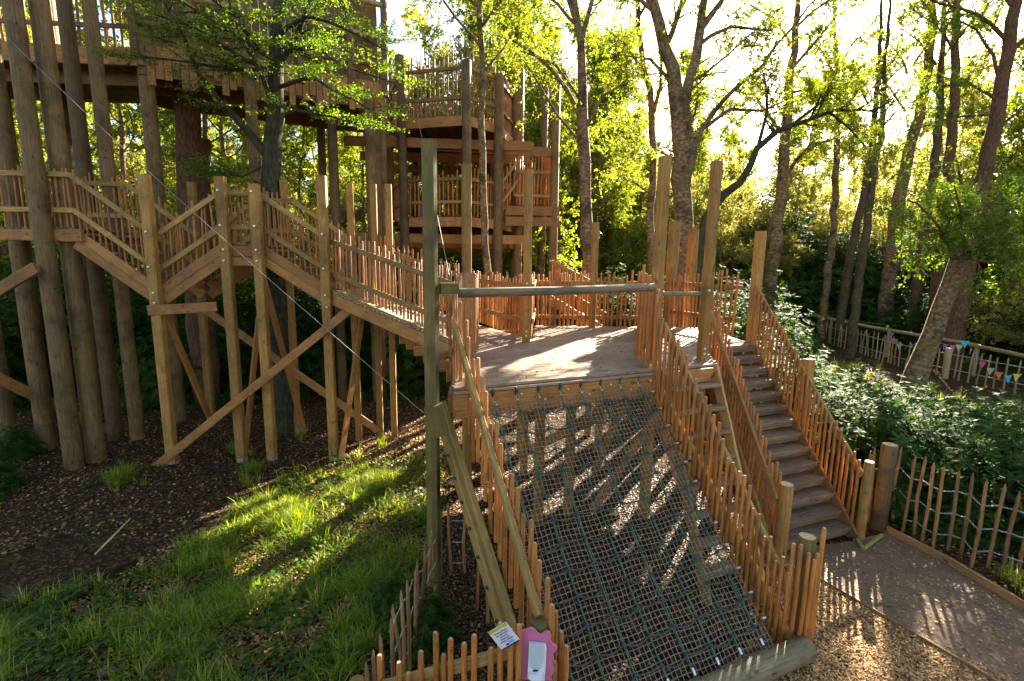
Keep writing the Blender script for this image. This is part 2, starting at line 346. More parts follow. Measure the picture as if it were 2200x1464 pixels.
# ------------------------------------------------------------------ scattered ground stuff
def scatter(name, n, poly, size, m, wr, label, cat, zoff=.01, tilt=.35, avoid=None, tint=None, ext=None):
    P = np.array([p[:2] for p in poly]); lo, hi = P.min(0), P.max(0)
    x = rng.uniform(lo[0], hi[0], n*3); y = rng.uniform(lo[1], hi[1], n*3)
    k = inpoly(x, y, poly)
    for a in (avoid or []): k &= ~inpoly(x, y, a)
    x, y = x[k][:n], y[k][:n]; n = len(x); a = rng.random(n)*6.283
    D = np.stack([np.cos(a), np.sin(a), rng.normal(size=n)*tilt*.6], 1); Nn = np.stack([rng.normal(size=n)*tilt, rng.normal(size=n)*tilt, np.ones(n)], 1)
    z = gz(x, y)+zoff+rng.random(n)*.012
    o = quads(name, leaves_at(np.stack([x, y, z], 1), D, np.full(n, size), wr, Nn), m, tint=tint(n) if tint else None)
    return tag(o, label, cat, kind='stuff')
scatter('dark_litter', 46000, [V(-.9, 1.8, 0), V(-.95, 9.5, 0), V(4.2, 9.6, 0), V(3.6, 6, 0), V(2.6, 4.2, 0), V(1.6, 2.4, 0)], .04, m_chip2, .55, 'dark leaf and bark litter under the climbing net', 'litter', tilt=.5)
leftpoly = [V(-16, 1, 0), V(-.9, 1.5, 0), V(-.9, 9.5, 0), V(4, 9.6, 0), V(7, 16, 0), V(-22, 22, 0), V(-26, 8, 0)]
scatter('leaf_litter', 90000, leftpoly, .05, m_litter, .7, 'brown fallen leaves covering the dark forest floor under the walkway', 'fallen leaves', tilt=.5, avoid=[[p for p in pud]])
scatter('woodchips', 42000, [gp(1500, 1500, 0), gp(1560, 1440, 0), gp(1660, 1330, 0), gp(1600, 1130, 0), gp(1690, 1215, 0), pl[0], pl[1], pl[2]+V(.6, -.5, 0), V(2.2, 2.4, 0)], .034, m_chip, .45, 'tan woodchips spread between the foot of the net and the path', 'woodchips', tilt=.5)
scatter('bank_leaves', 26000, [gp(*p, -.2) for p in ((150, 1290), (480, 1100), (760, 965), (930, 890), (965, 1000), (930, 1190), (700, 1400), (300, 1464))], .045, m_litter, .75, 'brown fallen leaves, tinted pale to look sunlit, between the grass tufts on the sunny bank', 'fallen leaves', zoff=.02, tilt=.5, tint=lambda n: .45+.55*rng.random(n))  # only the paler litter tints: sunlight on the bank put into the leaf colour
scatter('path_leaves', 2600, pathpoly, .035, m_litter, .7, 'small fallen leaves dotted over the dark grit path', 'fallen leaves', zoff=.014, tilt=.25, tint=lambda n: .5+.5*rng.random(n))
scatter('verge_leaves', 9000, [pr_[1], pr_[2], pr_[3], pr_[4], V(14, 3, 0), V(12, 12, 0), V(6, 9, 0)], .05, m_litter, .7, 'brown fallen leaves on the soil below the wire paling fence', 'fallen leaves')
# grass
gpoly = [gp(*p, -.25) for p in ((-250, 1330), (60, 1290), (330, 1225), (480, 1120), (600, 1030), (760, 1010), (900, 1000), (955, 1050), (955, 1130), (890, 1290), (820, 1400), (760, 1600))]+[V(-1.6, 1.8, 0), V(-8, 1.8, 0)]
def grass_clumps(nc, poly, per, lmin, lmax, spread):
    P = np.array([p[:2] for p in poly]); lo, hi = P.min(0), P.max(0)
    x = rng.uniform(lo[0], hi[0], nc*4); y = rng.uniform(lo[1], hi[1], nc*4); k = inpoly(x, y, poly)
    dens = .5+.5*np.sin(x*2.1+1.3*np.sin(y*1.7))*np.sin(y*2.6+x*.8); k &= rng.random(len(x)) < (.04+1.2*dens**3); x, y = x[k][:nc], y[k][:nc]
    nc = len(x); L = rng.uniform(lmin, lmax, nc)
    cx = np.repeat(x, per); cy = np.repeat(y, per); n = len(cx); LL = np.repeat(L, per)*rng.uniform(.5, 1.15, n); ct = np.repeat(rng.random(nc), per)
    a = rng.random(n)*6.283; r = np.abs(rng.normal(size=n))*spread; bx, by = cx+np.cos(a)*r, cy+np.sin(a)*r
    out = np.stack([np.cos(a+rng.normal(size=n)*.5), np.sin(a+rng.normal(size=n)*.5), np.zeros(n)], 1); side = np.stack([-out[:, 1], out[:, 0], out[:, 2]], 1)
    lean = rng.uniform(.15, 1.15, n)[:, None]; B = np.stack([bx, by, gz(bx, by)], 1); up = V(0, 0, 1)
    w = rng.uniform(.0025, .006, n)[:, None]; fs = []; pts = []
    for s in (0, .35, .7, 1):
        pts.append(B+LL[:, None]*(up*(s-.45*lean*s*s*s)+out*lean*.95*s*s))
    for i in range(3):
        wa = w*(1, .9, .6, .08)[i]; wb = w*(1, .9, .6, .08)[i+1]
        fs.append(np.stack([pts[i]-side*wa, pts[i]+side*wa, pts[i+1]+side*wb, pts[i+1]-side*wb], 1))
    tt = np.clip(ct*.45+rng.random(n)*.62-.03, 0, 1)
    return np.concatenate(fs), np.concatenate([tt]*3)
q1, t1 = grass_clumps(1900, gpoly, 32, .09, .36, .075)
strip = [gp(*p, -.25) for p in ((220, 1040), (500, 940), (900, 880), (930, 960), (600, 1060), (250, 1180))]
q2, t2 = grass_clumps(60, strip, 22, .2, .5, .05)
spots_ = [(-6.6, 8.2), (-1.7, 9.4), (-2.0, 9.2), (-4.3, 8.4), (-3.3, 8.3)]
q3 = []; t3 = []
for sx, sy in [tuple(gp(*p, -.3)[:2]) for p in ((262, 1040), (815, 975), (545, 1010), (1260-280, 860), (620, 1130))]:
    a_, b_ = grass_clumps(8, [V(sx-.15, sy-.15, 0), V(sx+.15, sy-.15, 0), V(sx+.15, sy+.15, 0), V(sx-.15, sy+.15, 0)], 50, .3, .5, .06); q3.append(a_); t3.append(b_*.8)
vg, vt = grass_clumps(120, [pr_[3]+V(.25, .2, 0), pr_[2]+V(.4, 0, 0), V(7.2, 5.2, 0), V(7.6, 3.4, 0)], 22, .15, .35, .07)
bgp, bgt = grass_clumps(160, [V(9, 12, 0), V(14, 12, 0), V(15, 20, 0), V(11, 19, 0)], 22, .2, .5, .09)
tag(quads('grass', np.concatenate([q1, q2, vg, bgp]+q3), m_grass, tint=np.concatenate([t1, t2, vt, bgt]+t3)), 'long bright green grass on the sunlit bank left of the net', 'grass', kind='stuff')
# low broad-leaved ground plants among the grass
P = np.array([p[:2] for p in gpoly]); n = 900; x = rng.uniform(P[:, 0].min(), P[:, 0].max(), n*3); y = rng.uniform(2, P[:, 1].max()+1, n*3); k = inpoly(x, y, gpoly) | (rng.random(n*3) < .03); x, y = x[k], y[k]
x = np.repeat(x, 9)+rng.normal(size=len(x)*9)*.07; y = np.repeat(y, 9)+rng.normal(size=len(y)*9)*.07; n = len(x); a = rng.random(n)*6.28
D = np.stack([np.cos(a), np.sin(a), rng.normal(size=n)*.2], 1)
tag(quads('ground_plants', leaves_at(np.stack([x, y, gz(x, y)+.03+rng.random(n)*.12], 1), D, np.full(n, .06), .85, np.stack([rng.normal(size=n)*.3, rng.normal(size=n)*.3, np.ones(n)], 1)), m_leafg, tint=rng.random(n)*.6), 'low bramble and broad green leaves growing through the grass', 'ground plants', kind='stuff')
# ================================================================== timber structures
UP = V(0, 0, 1); DK = 2.61
def part(name, P, Q, w, h, m, parent, up=(0, 0, 1), bev=.008, end=None):
    b = MB(); b.beam(P, Q, w, h, up, 0, bev, 1 if end else None); return b.build(name, [m, end] if end else m, parent)
def rpart(name, pts, r, m, parent, n=12, end=None, cham=.01, wob=0.):
    b = MB(); b.tube(pts, r, n, 0, 1 if end else None, cham=cham, wob=wob); return b.build(name, [m, end] if end else m, parent)
def picket(P, Q, r, parent, m=None, n=8):
    P = np.array(P, float); Q = np.array(Q, float); b = MB(); mid = (P+Q)/2+V(rng.normal(), rng.normal(), 0)*.004
    b.tube([P, mid, Q], [r, r*.98, r*.95], n, 0, 1, cham=.010); return b.build('picket', [m or m_picket, m_end], parent)
def fence(label, A, B, cat='picket fence', rails=((.38, .09, .04), (1.02, .09, .04)), b0=.06, b1=1.22, sp=.1, r=.022, side=1, m=None, mr=None, jit=.07, group=None, roundrail=False, end0=0., lean=0.02, name='picket_fence', rail_side=None):
    A = np.array(A, float); B = np.array(B, float); T = thing(name, label, cat, A, group)
    h = B-A; h[2] = 0; Lh = np.linalg.norm(h); d = h/Lh; nrm_ = V(-d[1], d[0], 0)*side
    for (z, hh, tt) in rails:
        if roundrail: rpart('rail', [A+UP*z, B+UP*z], hh/2, mr or m_rail, T, 10)
        else: part('rail', A+UP*z, B+UP*z, tt, hh, mr or m_rail, T)
    off = nrm_*(rails[0][2]/2+r+.002) if rails and not roundrail else nrm_*(r+rails[0][1]/2 if rails else 0)
    k = int((Lh-end0)/sp)
    for i in range(k):
        f = (end0+sp*(i+.5))/Lh+rng.normal()*.006/Lh*1.5; p = A+(B-A)*f; s = rng.normal()*lean
        bt = p+off+UP*(b0+rng.normal()*.012); tp = p+off+UP*(b1+rng.uniform(-jit, jit))+d*s
        picket(bt, tp, r*rng.uniform(.92, 1.08), T, m)
    return T
# ---------------------------------------------------------------- climbing platform
c1 = V(-.30, 5.81, DK); c2 = V(1.93, 6.79, DK); dx = nrm(c2-c1); dn = V(dx[1], -dx[0], 0)     # dn points down the net
a0 = c1-dx*.42; e0 = c2+dx*.12
deckpoly = [a0, c2+dx*1.18, V(3.12, 7.45, DK), V(3.42, 8.82, DK), V(4.55, 9.37, DK), V(4.35, 11.5, DK), V(.55, 11.4, DK), V(.40, 9.35, DK), V(-.95, 11.7, DK), V(-.85, 8.3, DK)]
PLAT = thing('climbing_platform', 'raised timber deck at the head of the climbing net, with leaves on its boards', 'platform', V(1.5, 8.5, 0))
# boards run parallel to the front edge; each strip clipped to the deck outline
def clipline(poly, P, d):
    n = V(-d[1], d[0], 0); ts = []
    for i in range(len(poly)):
        a, b_ = poly[i], poly[(i+1) % len(poly)]; sa, sb = (a-P)@n, (b_-P)@n
        if (sa > 0) != (sb > 0): q = a+(b_-a)*(sa/(sa-sb)); ts.append((q-P)@d)
    ts.sort(); return list(zip(ts[::2], ts[1::2]))
mb = MB(); k = 0
for i in range(60):
    P0 = c1-dn*(.07+.145*i)
    for (ta, tb) in clipline(deckpoly, P0, dx):
        if tb-ta < .05: continue
        cut = ta+(tb-ta)*(.35+.3*((i*7) % 5)/5) if tb-ta > 2.6 else None
        segs = [(ta, tb)] if cut is None else [(ta, cut-.002), (cut+.002, tb)]
        for (u, v) in segs: mb.beam(P0+dx*u-UP*.018, P0+dx*v-UP*.018, .139, .036, bev=.004)
mb.build('deck_boards', m_deck, PLAT)
fb = MB(); fb.beam(a0-UP*.055+dn*.03, e0+dx*.0-UP*.055+dn*.03, .05, .035); fb.build('edge_board', m_deck, PLAT)
part('front_beam', a0-UP*.225+dn*.012, e0-UP*.225+dn*.012, .07, .29, m_beam, PLAT)
part('rear_beam', V(.55, 11.35, DK-.18), V(4.3, 11.45, DK-.18), .06, .22, m_beam, PLAT)
part('side_beam', a0-dn*.1-UP*.2, V(-.85, 8.3, DK-.2), .06, .22, m_beam, PLAT)
part('side_beam', V(3.06, 7.4, DK-.2), V(3.38, 8.82, DK-.2), .06, .22, m_beam, PLAT)
for i in range(7): part('joist', a0-dn*(.6+.7*i)-UP*.17+dx*.3, a0-dn*(.6+.7*i)-UP*.17+dx*3.6, .05, .18, m_beam, PLAT)
# round rail across the head of the net
rl, rr = V(-.62, 5.72, 0), V(1.95, 6.86, 0)
rl[2] = hz(rl, 630); rr[2] = hz(rr, 617)
rpart('log_rail', [rl, (rl+rr)/2-UP*.012, rr], .056, m_grey, PLAT, 16)
def sqpost(x, y, z0, z1, w, parent, m=m_post, name='post', rot=.42, cone=.0):
    b = MB(); b.beam((x, y, z0), (x, y, z1), w, w, (math.cos(rot), math.sin(rot), 0), bev=.018); o = b.build(name, m, parent)
    if cone: bc = MB(); bc.tube([(x, y, z0-.05), (x, y, z0+cone)], w*.62, 10); bc.build('footing', m_conc, parent)
    return o
P1400 = at(1421, 470, 7.55); P1400[2] = 0; P1507 = V(2.93, 7.5, 0); P1130 = V(.26, 9.06, 0); P1280 = V(1.83, 11.3, 0)
for P, y, w, gnd in ((P1400, 337, .145, 0), (P1507, 347, .135, 0), (P1130, 365, .125, 0), (P1280, 478, .13, 0)):
    sqpost(P[0], P[1], gnd, hz(P, y), w, PLAT, m_post)
P985 = V(-.78, 8.45, 0); sqpost(P985[0], P985[1], 0, hz(P985, 353), .14, PLAT, m_post)
for px_, py_, Yp, w in ((1450, 475, 11.4, .2), (1491, 492, 11.8, .19)):
    q = at(px_, py_, Yp); sqpost(q[0], q[1], 0, q[2], w, PLAT, m_post)
BIG = gp(934, 1290, 0); bt = hz(BIG, 303)
b = MB(); b.beam((BIG[0], BIG[1], 0), (BIG[0], BIG[1], bt), .155, .155, (math.cos(.3), math.sin(.3), 0), bev=.045); b.build('tall_corner_post', m_streak, PLAT)
z = hz(BIG, 868); part('bolted_block', BIG+V(.02, -.07, z-.0), BIG+V(.10, -.05, z-.40)+V(0, 0, .04), .20, .09, m_green, PLAT, up=(0, 1, 0))
part('bolted_block', BIG+V(.10, .02, hz(BIG, 620)), BIG+V(.28, .10, hz(BIG, 620)), .12, .12, m_green, PLAT)
rl2 = P1400+UP*hz(P1400, 632); rr2 = P1507+UP*hz(P1507, 632); rpart('log_rail', [rl2+dx*.05, rr2], .035, m_grey, PLAT, 12)
# legs and braces under the deck
for (x, y) in ((.45, 7.35), (.95, 7.55), (3.1, 8.5), (.2, 9.9), (1.9, 10.3), (3.6, 9.9)):
    sqpost(x, y, 0, DK-.2, .13, PLAT, m_post, 'leg')
part('brace', V(1.2, 6.75, .5), V(2.6, 7.6, 2.2), .05, .15, m_beam, PLAT); part('brace', V(1.35, 6.95, 1.9), V(.4, 9.6, .3), .05, .14, m_beam, PLAT)
part('brace', V(1.62, 6.9, 2.1), V(1.35, 7.6, .7), .05, .13, m_beam, PLAT); part('brace', V(3., 8.4, .3), V(2.3, 8.2, 2.2), .05, .14, m_beam, PLAT)
# fences round the deck
fence('short row of grey weathered pickets beside the corner of the deck, above the net', V(-.76, 5.98, DK), V(-.62, 8.35, DK), sp=.11, b0=-.05, b1=1.26, m=m_pold, side=-1, mr=m_mossy)
fence('picket fence from the ramp to the tall middle post of the deck', V(-.98, 11.75, DK), V(.2, 9.25, DK), sp=.125, b1=1.2, side=1, mr=m_mossy)
fence('stub of picket fence just right of the tall middle post on the deck', V(.38, 9.1, DK), V(.52, 11.3, DK), sp=.13, b1=1.2, side=1)
fence('picket fence along the rear edge of the deck, with sun shining between its pickets', V(.52, 11.38, DK), V(3.55, 11.45, DK), sp=.102, r=.025, b1=1.2, b0=.02, side=-1, rails=((.22, .085, .04), (1.0, .1, .04)), jit=.1)
fence('dense picket fence at the right side of the deck behind the tall square posts', V(2.1, 7.1, DK), V(2.95, 11.3, DK), sp=.11, r=.025, b1=1.2, side=1)
fence('short picket fence at the head of the wide stairs, left of the right-hand post', V(3.55, 11.45, DK), V(4.5, 9.75, DK), sp=.105, r=.024, b1=1.3, side=-1, jit=.1)
def leaves_on(name, n, f, label):
    P = np.array([f() for _ in range(n)]); a = rng.random(n)*6.283; D = np.stack([np.cos(a), np.sin(a), rng.normal(size=n)*.2], 1)
    tag(quads(name, leaves_at(P, D, np.full(n, .032), .7, np.stack([rng.normal(size=n)*.3, rng.normal(size=n)*.3, np.ones(n)], 1)), m_litter), label, 'fallen leaves', kind='stuff')
dkx = [p[0] for p in deckpoly]; dky = [p[1] for p in deckpoly]
def dk_():
    while True:
        x, y = rng.uniform(min(dkx), max(dkx)), rng.uniform(min(dky), max(dky))
        if inpoly(np.array([x]), np.array([y]), deckpoly)[0]: return (x, y, DK+.006+rng.random()*.008)
leaves_on('deck_leaves', 900, dk_, 'small brown fallen leaves strewn on the deck boards')
# ---------------------------------------------------------------- scramble net
NTL, NTR = V(-.30, 5.76, DK-.13), V(1.80, 6.73, DK-.13); dxn = nrm(NTR-NTL); wN = np.linalg.norm(NTR-NTL)
NBR = gp(1660, 1402, .16); NBL = NBR-dxn*(wN)
NET = thing('scramble_net', 'green rope climbing net with fine beige mesh sloping down from the deck', 'climbing net', NBL)
nn = nrm(np.cross(dxn, NBR-NTR)); nn = nn if nn[2] > 0 else -nn
def netp(u, v, lift=0.):     # u across 0..1, v down 0..1
    sag = -.09*math.sin(math.pi*v)*(.4+.6*math.sin(math.pi*u)); return NTL+dxn*wN*u+(NBL-NTL)*v+nn*(sag+lift)
NR = 13; NC = 8
def copy_part(o, loc, par):
    c = o.copy(); COL.objects.link(c); c.parent = par; c.location = Vector(loc)-ROOT(par); return c
dnv = nrm(NBL-NTL)
for c_ in range(NC):
    g = MB(); u = (c_+.25)/(NC-.5); pts = [netp(u, v, .012) for v in np.linspace(.0, 1, 27)]; pts[0] = netp(u, 0)+nn*.03+UP*.03
    g.tube(pts, .0095, 6); g.build('down_rope', m_rope, NET)
Z3 = V(0, 0, 0); protoj = protof = protoc = None
def first_or_copy(proto, name, mk, m, q):
    if proto is None:
        g = MB(); mk(g, q); return g.build(name, m, NET, loc=q)
    copy_part(proto, q, NET); return proto
def mkj(g, q):
    for ax in (dxn, dnv): g.tube([q-ax*.02, q-ax*.008, q+ax*.008, q+ax*.02], [.012, .017, .017, .012], 8)
def mkf(g, q): g.tube([q-dnv*.03, q+dnv*.03], .0135, 8)
def mkc(g, q): g.tube([q-dxn*.05, q], .013, 8)
def mkt(g, q): g.tube([q+nn*.012-dnv*.035, q+nn*.02, q-UP*.05+nn*.01, q+UP*.035-nn*.05], [.012, .022, .018, .012], 8)
def mke(g, q): g.tube([q, q+dxn*.05], [.018, .014], 8)
protot = protoe = None
for r_ in range(1, NR):
    v = r_/NR; pts = []; g = MB()
    for c_ in range(NC-1):
        ua, ub = (c_+.25)/(NC-.5), (c_+1.25)/(NC-.5)
        for s in np.linspace(0, 1, 6)[:-1]: pts.append(netp(ua+(ub-ua)*s, v+.011*math.sin(math.pi*s)+(.006*math.sin(c_*3+r_*2)*math.sin(math.pi*s)), .016))
    pts.append(netp((NC-.75)/(NC-.5), v, .016)); pts = [netp(-.06, v-.004, .02)]+pts+[netp(1.05, v-.012, .03)]
    g.tube(pts, .0085, 6); g.build('cross_rope', m_ropeb, NET)
    for c_ in range(NC): protoj = first_or_copy(protoj, 'rope_joint', mkj, m_knot, netp((c_+.25)/(NC-.5), v, .014))
    q = netp(1.045, v-.012, .03); protoc = first_or_copy(protoc, 'ferrule', mkc, m_ferr, q); protoe = first_or_copy(protoe, 'rope_end', mke, m_knot, q)
for c_ in range(NC):
    u = (c_+.25)/(NC-.5)
    for v0 in (.022, .965): protof = first_or_copy(protof, 'ferrule', mkf, m_ferr, netp(u, v0, .015))
    for v0 in (0, 1): protot = first_or_copy(protot, 'thimble', mkt, m_knot, netp(u, v0)+nn*.03+UP*.03)
g = MB(); CS = .056; nu = int(wN*1.06/CS); Ln = np.linalg.norm(NBL-NTL); nv = int(Ln*.95/CS)
def mp_(i, j):
    u = -.03+1.06*i/nu; v = .045+.955*j/nv; h = math.sin(i*12.9898+j*78.233)*43758.5453; h -= math.floor(h)
    p = netp(u, v, -.006+.006*math.sin(i*1.1+j*.7))
    return p+dxn*((h-.5)*.006+.009*math.sin(j*.35+i*.12))+dnv*(.008*math.sin(i*.5)+(h-.5)*.004)
for i in range(nu+1): g.tube([mp_(i, j) for j in range(nv+1)], .0038, 3, caps=False)
for j in range(nv+1): g.tube([mp_(i, j) for i in range(nu+1)], .0038, 3, caps=False)
g.build('mesh_netting', m_cord, NET)
# bottom log
lA = gp(1290, 1590, .12); lB = gp(1733, 1392, .13); ld = nrm(lB-lA)
b = MB(); b.tube([lA-ld*.5, lA, (lA+lB)/2, lB], [.125, .125, .127, .125], 20, 0, 1, cham=.012)
tag(b.build('ground_log', [m_grey, m_grey]), 'thick grey log lying on the woodchips along the foot of the climbing net', 'log')
# ---------------------------------------------------------------- side fences of the net
SL = nrm(NBL-NTL)
# left side: plane offset from the net edge
LA = a0+dx*.12+dn*.02; LAh = V(LA[0], LA[1], 0); LBh = LAh+V(SL[0], SL[1], 0)/np.linalg.norm(SL[:2])*2.75
NL = gp(1160, 1330, 1.27); NL[2] = 0
LBd = nrm(NL-LAh)
NF = thing('picket_fence', 'left-hand picket fence of the climbing net with bolted sloping beams', 'picket fence', LAh)
t1_, t2_ = vp(975, 690, LAh, NL), vp(1158, 1325, LAh, NL)
part('handrail', t1_-LBd*.05+UP*.0, t2_, .055, .09, m_rail, NF)
s1, s2 = vp(968, 872, LAh, NL)-V(.10, .05, 0), vp(1108, 1385, LAh, NL)
part('stringer', s1, s2+nrm(s2-s1)*.3, .07, .22, m_rail, NF); part('stringer', s1+V(-.075, .03, -.05), s2+V(-.075, .03, -.05), .05, .2, m_rail, NF)
for i in range(9): bb = MB(); q = s1+(s2-s1)*(i+.5)/9+V(-.11, .05, .0); bb.tube([q, q+V(-.03, .015, 0)], .017, 8); bb.build('bolt', m_bolt, NF)
sd = V(-LBd[1], LBd[0], 0)   # toward the net
LL = np.linalg.norm(NL-LAh)
sl_ = (t2_[2]-t1_[2])/np.linalg.norm((t2_-t1_)[:2])
pkA, pkB = LAh+sd*.06, LAh+LBd*3+sd*.06
for (x, y) in ((967, 610), (980, 634), (989, 649), (1002, 688), (1006, 724), (1017, 771), (1027, 769), (1038, 810), (1044, 841), (1055, 910), (1068, 906), (1076, 953), (1087, 1025), (1100, 1018), (1113, 1048), (1124, 1106), (1142, 1117), (1149, 1166), (1159, 1204), (1177, 1242), (1186, 1299)):
    q = vp(x, y, pkA, pkB); picket(V(q[0], q[1], max(.05, q[2]-1.22+rng.normal()*.03)), q, .0235, NF)
b = MB(); b.tube([V(NL[0], NL[1], 0), V(NL[0], NL[1], 1.27)], .088, 20, cham=.01); b.build('end_post', m_green, NF)
for (ox, oy, h) in ((.13, .06, 1.3), (.17, -.02, 1.18), (.21, -.08, 1.1), (.12, -.1, .98), (-.14, .0, 1.22)):
    picket(V(NL[0]+ox, NL[1]+oy, .03), V(NL[0]+ox, NL[1]+oy, h), .0235, NF)
# right side of the net
RA = V(2.03, 6.62, 0); RB = gp(1694, 1395, 0); RB = RB; Rd = nrm(RB-RA)
RF = thing('picket_fence', 'long picket fence sloping down between the climbing net and the stairs', 'picket fence', RA)
u1, u2 = vp(1469, 790, RA, RB), vp(1661, 1196, RA, RB)
v1, v2 = vp(1478, 978, RA, RB), vp(1654, 1353, RA, RB)
su = (u2[2]-u1[2])/((u2-u1)@Rd); sv = (v2[2]-v1[2])/((v2-v1)@Rd)
uz = lambda s: u1[2]+su*(s-(u1-RA)@Rd)
vz = lambda s: v1[2]+sv*(s-(v1-RA)@Rd)
RL = np.linalg.norm(RB-RA); rs = V(Rd[1], -Rd[0], 0)  # left/away
rs = rs if rs[0] < 0 else -rs
part('handrail', RA+UP*uz(0), RA+Rd*(RL-.05)+UP*uz(RL-.05), .05, .10, m_rail, RF)
part('stringer', RA+UP*vz(0), RA+Rd*(RL)+UP*max(.08, vz(RL)), .05, .21, m_rail, RF)
s = -.05; i = 0
while s < RL-.05:
    p = RA+Rd*s+rs*(.026+.026); zt = uz(s)+rng.uniform(.08, .30); zb = vz(s)-.10+rng.normal()*.03
    picket(V(p[0], p[1], max(.03, zb)), V(p[0], p[1], zt), .0235, RF); s += .082+rng.normal()*.01; i += 1
for (x, y0_, y1_, Yp) in ((1384, 568, 772, 7.25), (1392, 592, 778, 7.1), (1403, 585, 815, 6.95), (1412, 632, 835, 6.85), (1399, 600, 800, 7.05), (1376, 600, 765, 7.4)):
    tp_, bt_ = at(x, y0_, Yp), at(x-4, y1_, Yp); picket(V(tp_[0], tp_[1], bt_[2]), tp_, .0235, RF)
NRp = gp(1695, 1400, 0)+V(.12, .10, 0); hN = 1.28
b = MB(); b.tube([V(NRp[0], NRp[1], 0), V(NRp[0], NRp[1], hN)], .085, 20, 0, 1, cham=.01); b.build('end_post', [m_green, m_end], RF)
for (ox, oy, h) in ((-.16, -.04, 1.22), (-.115, -.09, 1.24), (-.05, -.13, 1.17), (.012, -.135, 1.10), (.05, -.12, 1.16), (.11, -.08, 1.42)):
    picket(V(NRp[0]+ox, NRp[1]+oy, .02), V(NRp[0]+ox, NRp[1]+oy, h), .024, RF)
# ---------------------------------------------------------------- wide stairs
SBL, SBR = gp(1655, 1205, 0), gp(1826, 1158, 0)
STR_ = V(4.55, 9.35, DK); STL = V(3.45, 8.85, DK)
NS = 14
ST = thing('wide_stairs', 'wide weathered timber stairs climbing from the path to the deck', 'staircase', SBR)
for i in range(NS):
    f = (i+.0)/NS; z = DK*(1-(NS-i)/(NS+0.))+DK/NS  # from the ground up
    a_ = SBL+(V(STL[0], STL[1], 0)-SBL)*f; b_ = SBR+(V(STR_[0], STR_[1], 0)-SBR)*f
    q = nrm(b_-a_); back = V(-q[1], q[0], 0)
    mbt = MB()
    mbt.beam(a_+back*.06+UP*(z-.105), b_+back*.06+UP*(z-.105), .03, .065, bev=.003)
    for k_ in range(2): mbt.beam(a_+back*(.075+k_*.148)+UP*(z-.035), b_+back*(.075+k_*.148)+UP*(z-.035), .142, .07, bev=.007)
    mbt.build('tread', m_tread, ST)
def st_():
    i = int(rng.integers(NS)); f = i/NS; a_ = SBL+(V(STL[0], STL[1], 0)-SBL)*f; b_ = SBR+(V(STR_[0], STR_[1], 0)-SBR)*f; q = nrm(b_-a_); bk = V(-q[1], q[0], 0)
    p = a_+(b_-a_)*rng.random()+bk*rng.uniform(.06, .22); return (p[0], p[1], DK/NS*(i+1)+.004)
leaves_on('stair_leaves', 260, st_, 'small fallen leaves lying on the treads of the wide stairs')
for (p, q, o) in ((SBL, STL, -1), (SBR, STR_, 1)):
    d = nrm(V(q[0]-p[0], q[1]-p[1], 0)); sd_ = V(d[1], -d[0], 0)*.035*o
    part('stringer', V(p[0], p[1], .02)+sd_, V(q[0], q[1], DK-.12)+sd_, .05, .27, m_beam, ST)
# right-hand stair fence
def stairfence(label, P, Q, rz, b0, b1, side, sp=.088, m=None, mr=None):
    d = nrm(V(Q[0]-P[0], Q[1]-P[1], 0)); L = np.linalg.norm((Q-P)[:2]); T = thing('picket_fence', label, 'picket fence', V(P[0], P[1], 0)); o = V(d[1], -d[0], 0)*side
    part('handrail', P+UP*rz, Q+UP*rz, .045, .1, mr or m_rail, T)
    s = .03
    while s < L:
        p = P+(Q-P)*(s/L)+o*.048; picket(p+UP*max(b0+rng.normal()*.03, .03-p[2]), p+UP*(b1+rng.uniform(-.09, .09)), .0225, T, m); s += sp+rng.normal()*.008
    return T
RP = V(SBR[0], SBR[1], 0)+dx*.09; RQ = V(STR_[0], STR_[1], DK)+dx*.06
Tf = stairfence('right-hand picket fence of the wide stairs, against the evergreen bushes', RP, RQ, 1.0, -.06, 1.12, -1)
q = gp(1846, 1160, 0); rpart('newel_post', [V(q[0], q[1], 0), V(q[0], q[1], hz(q, 992))], .065, m_post, Tf, 16, m_end)
q = RP+(RQ-RP)*.50+dx*.10; sqpost(q[0], q[1], 0, hz(q, 772), .15, Tf, m_post)
q = RQ+V(.0, .06, 0); sqpost(q[0], q[1], 0, hz(q, 497), .16, Tf, m_post)
LP = V(SBL[0], SBL[1], 0)-dx*.02; LQ = V(STL[0], STL[1], DK)-dx*.05
nw = gp(1672, 1205, 0)
Tf = stairfence('left-hand picket fence of the wide stairs, ending at a thick round newel post', LP, LQ, .92, -.02, 1.2, 1, sp=.098)
rpart('newel_post', [V(nw[0], nw[1], 0), V(nw[0], nw[1], hz(nw, 1040))], .092, m_post, Tf, 18, m_end)
q = LP+(LQ-LP)*.62-dx*.03; sqpost(q[0], q[1], 0, hz(q, 875), .13, Tf, m_post)
part('lower_rail', LP+UP*.22, LQ+UP*.22, .04, .09, m_rail, Tf)
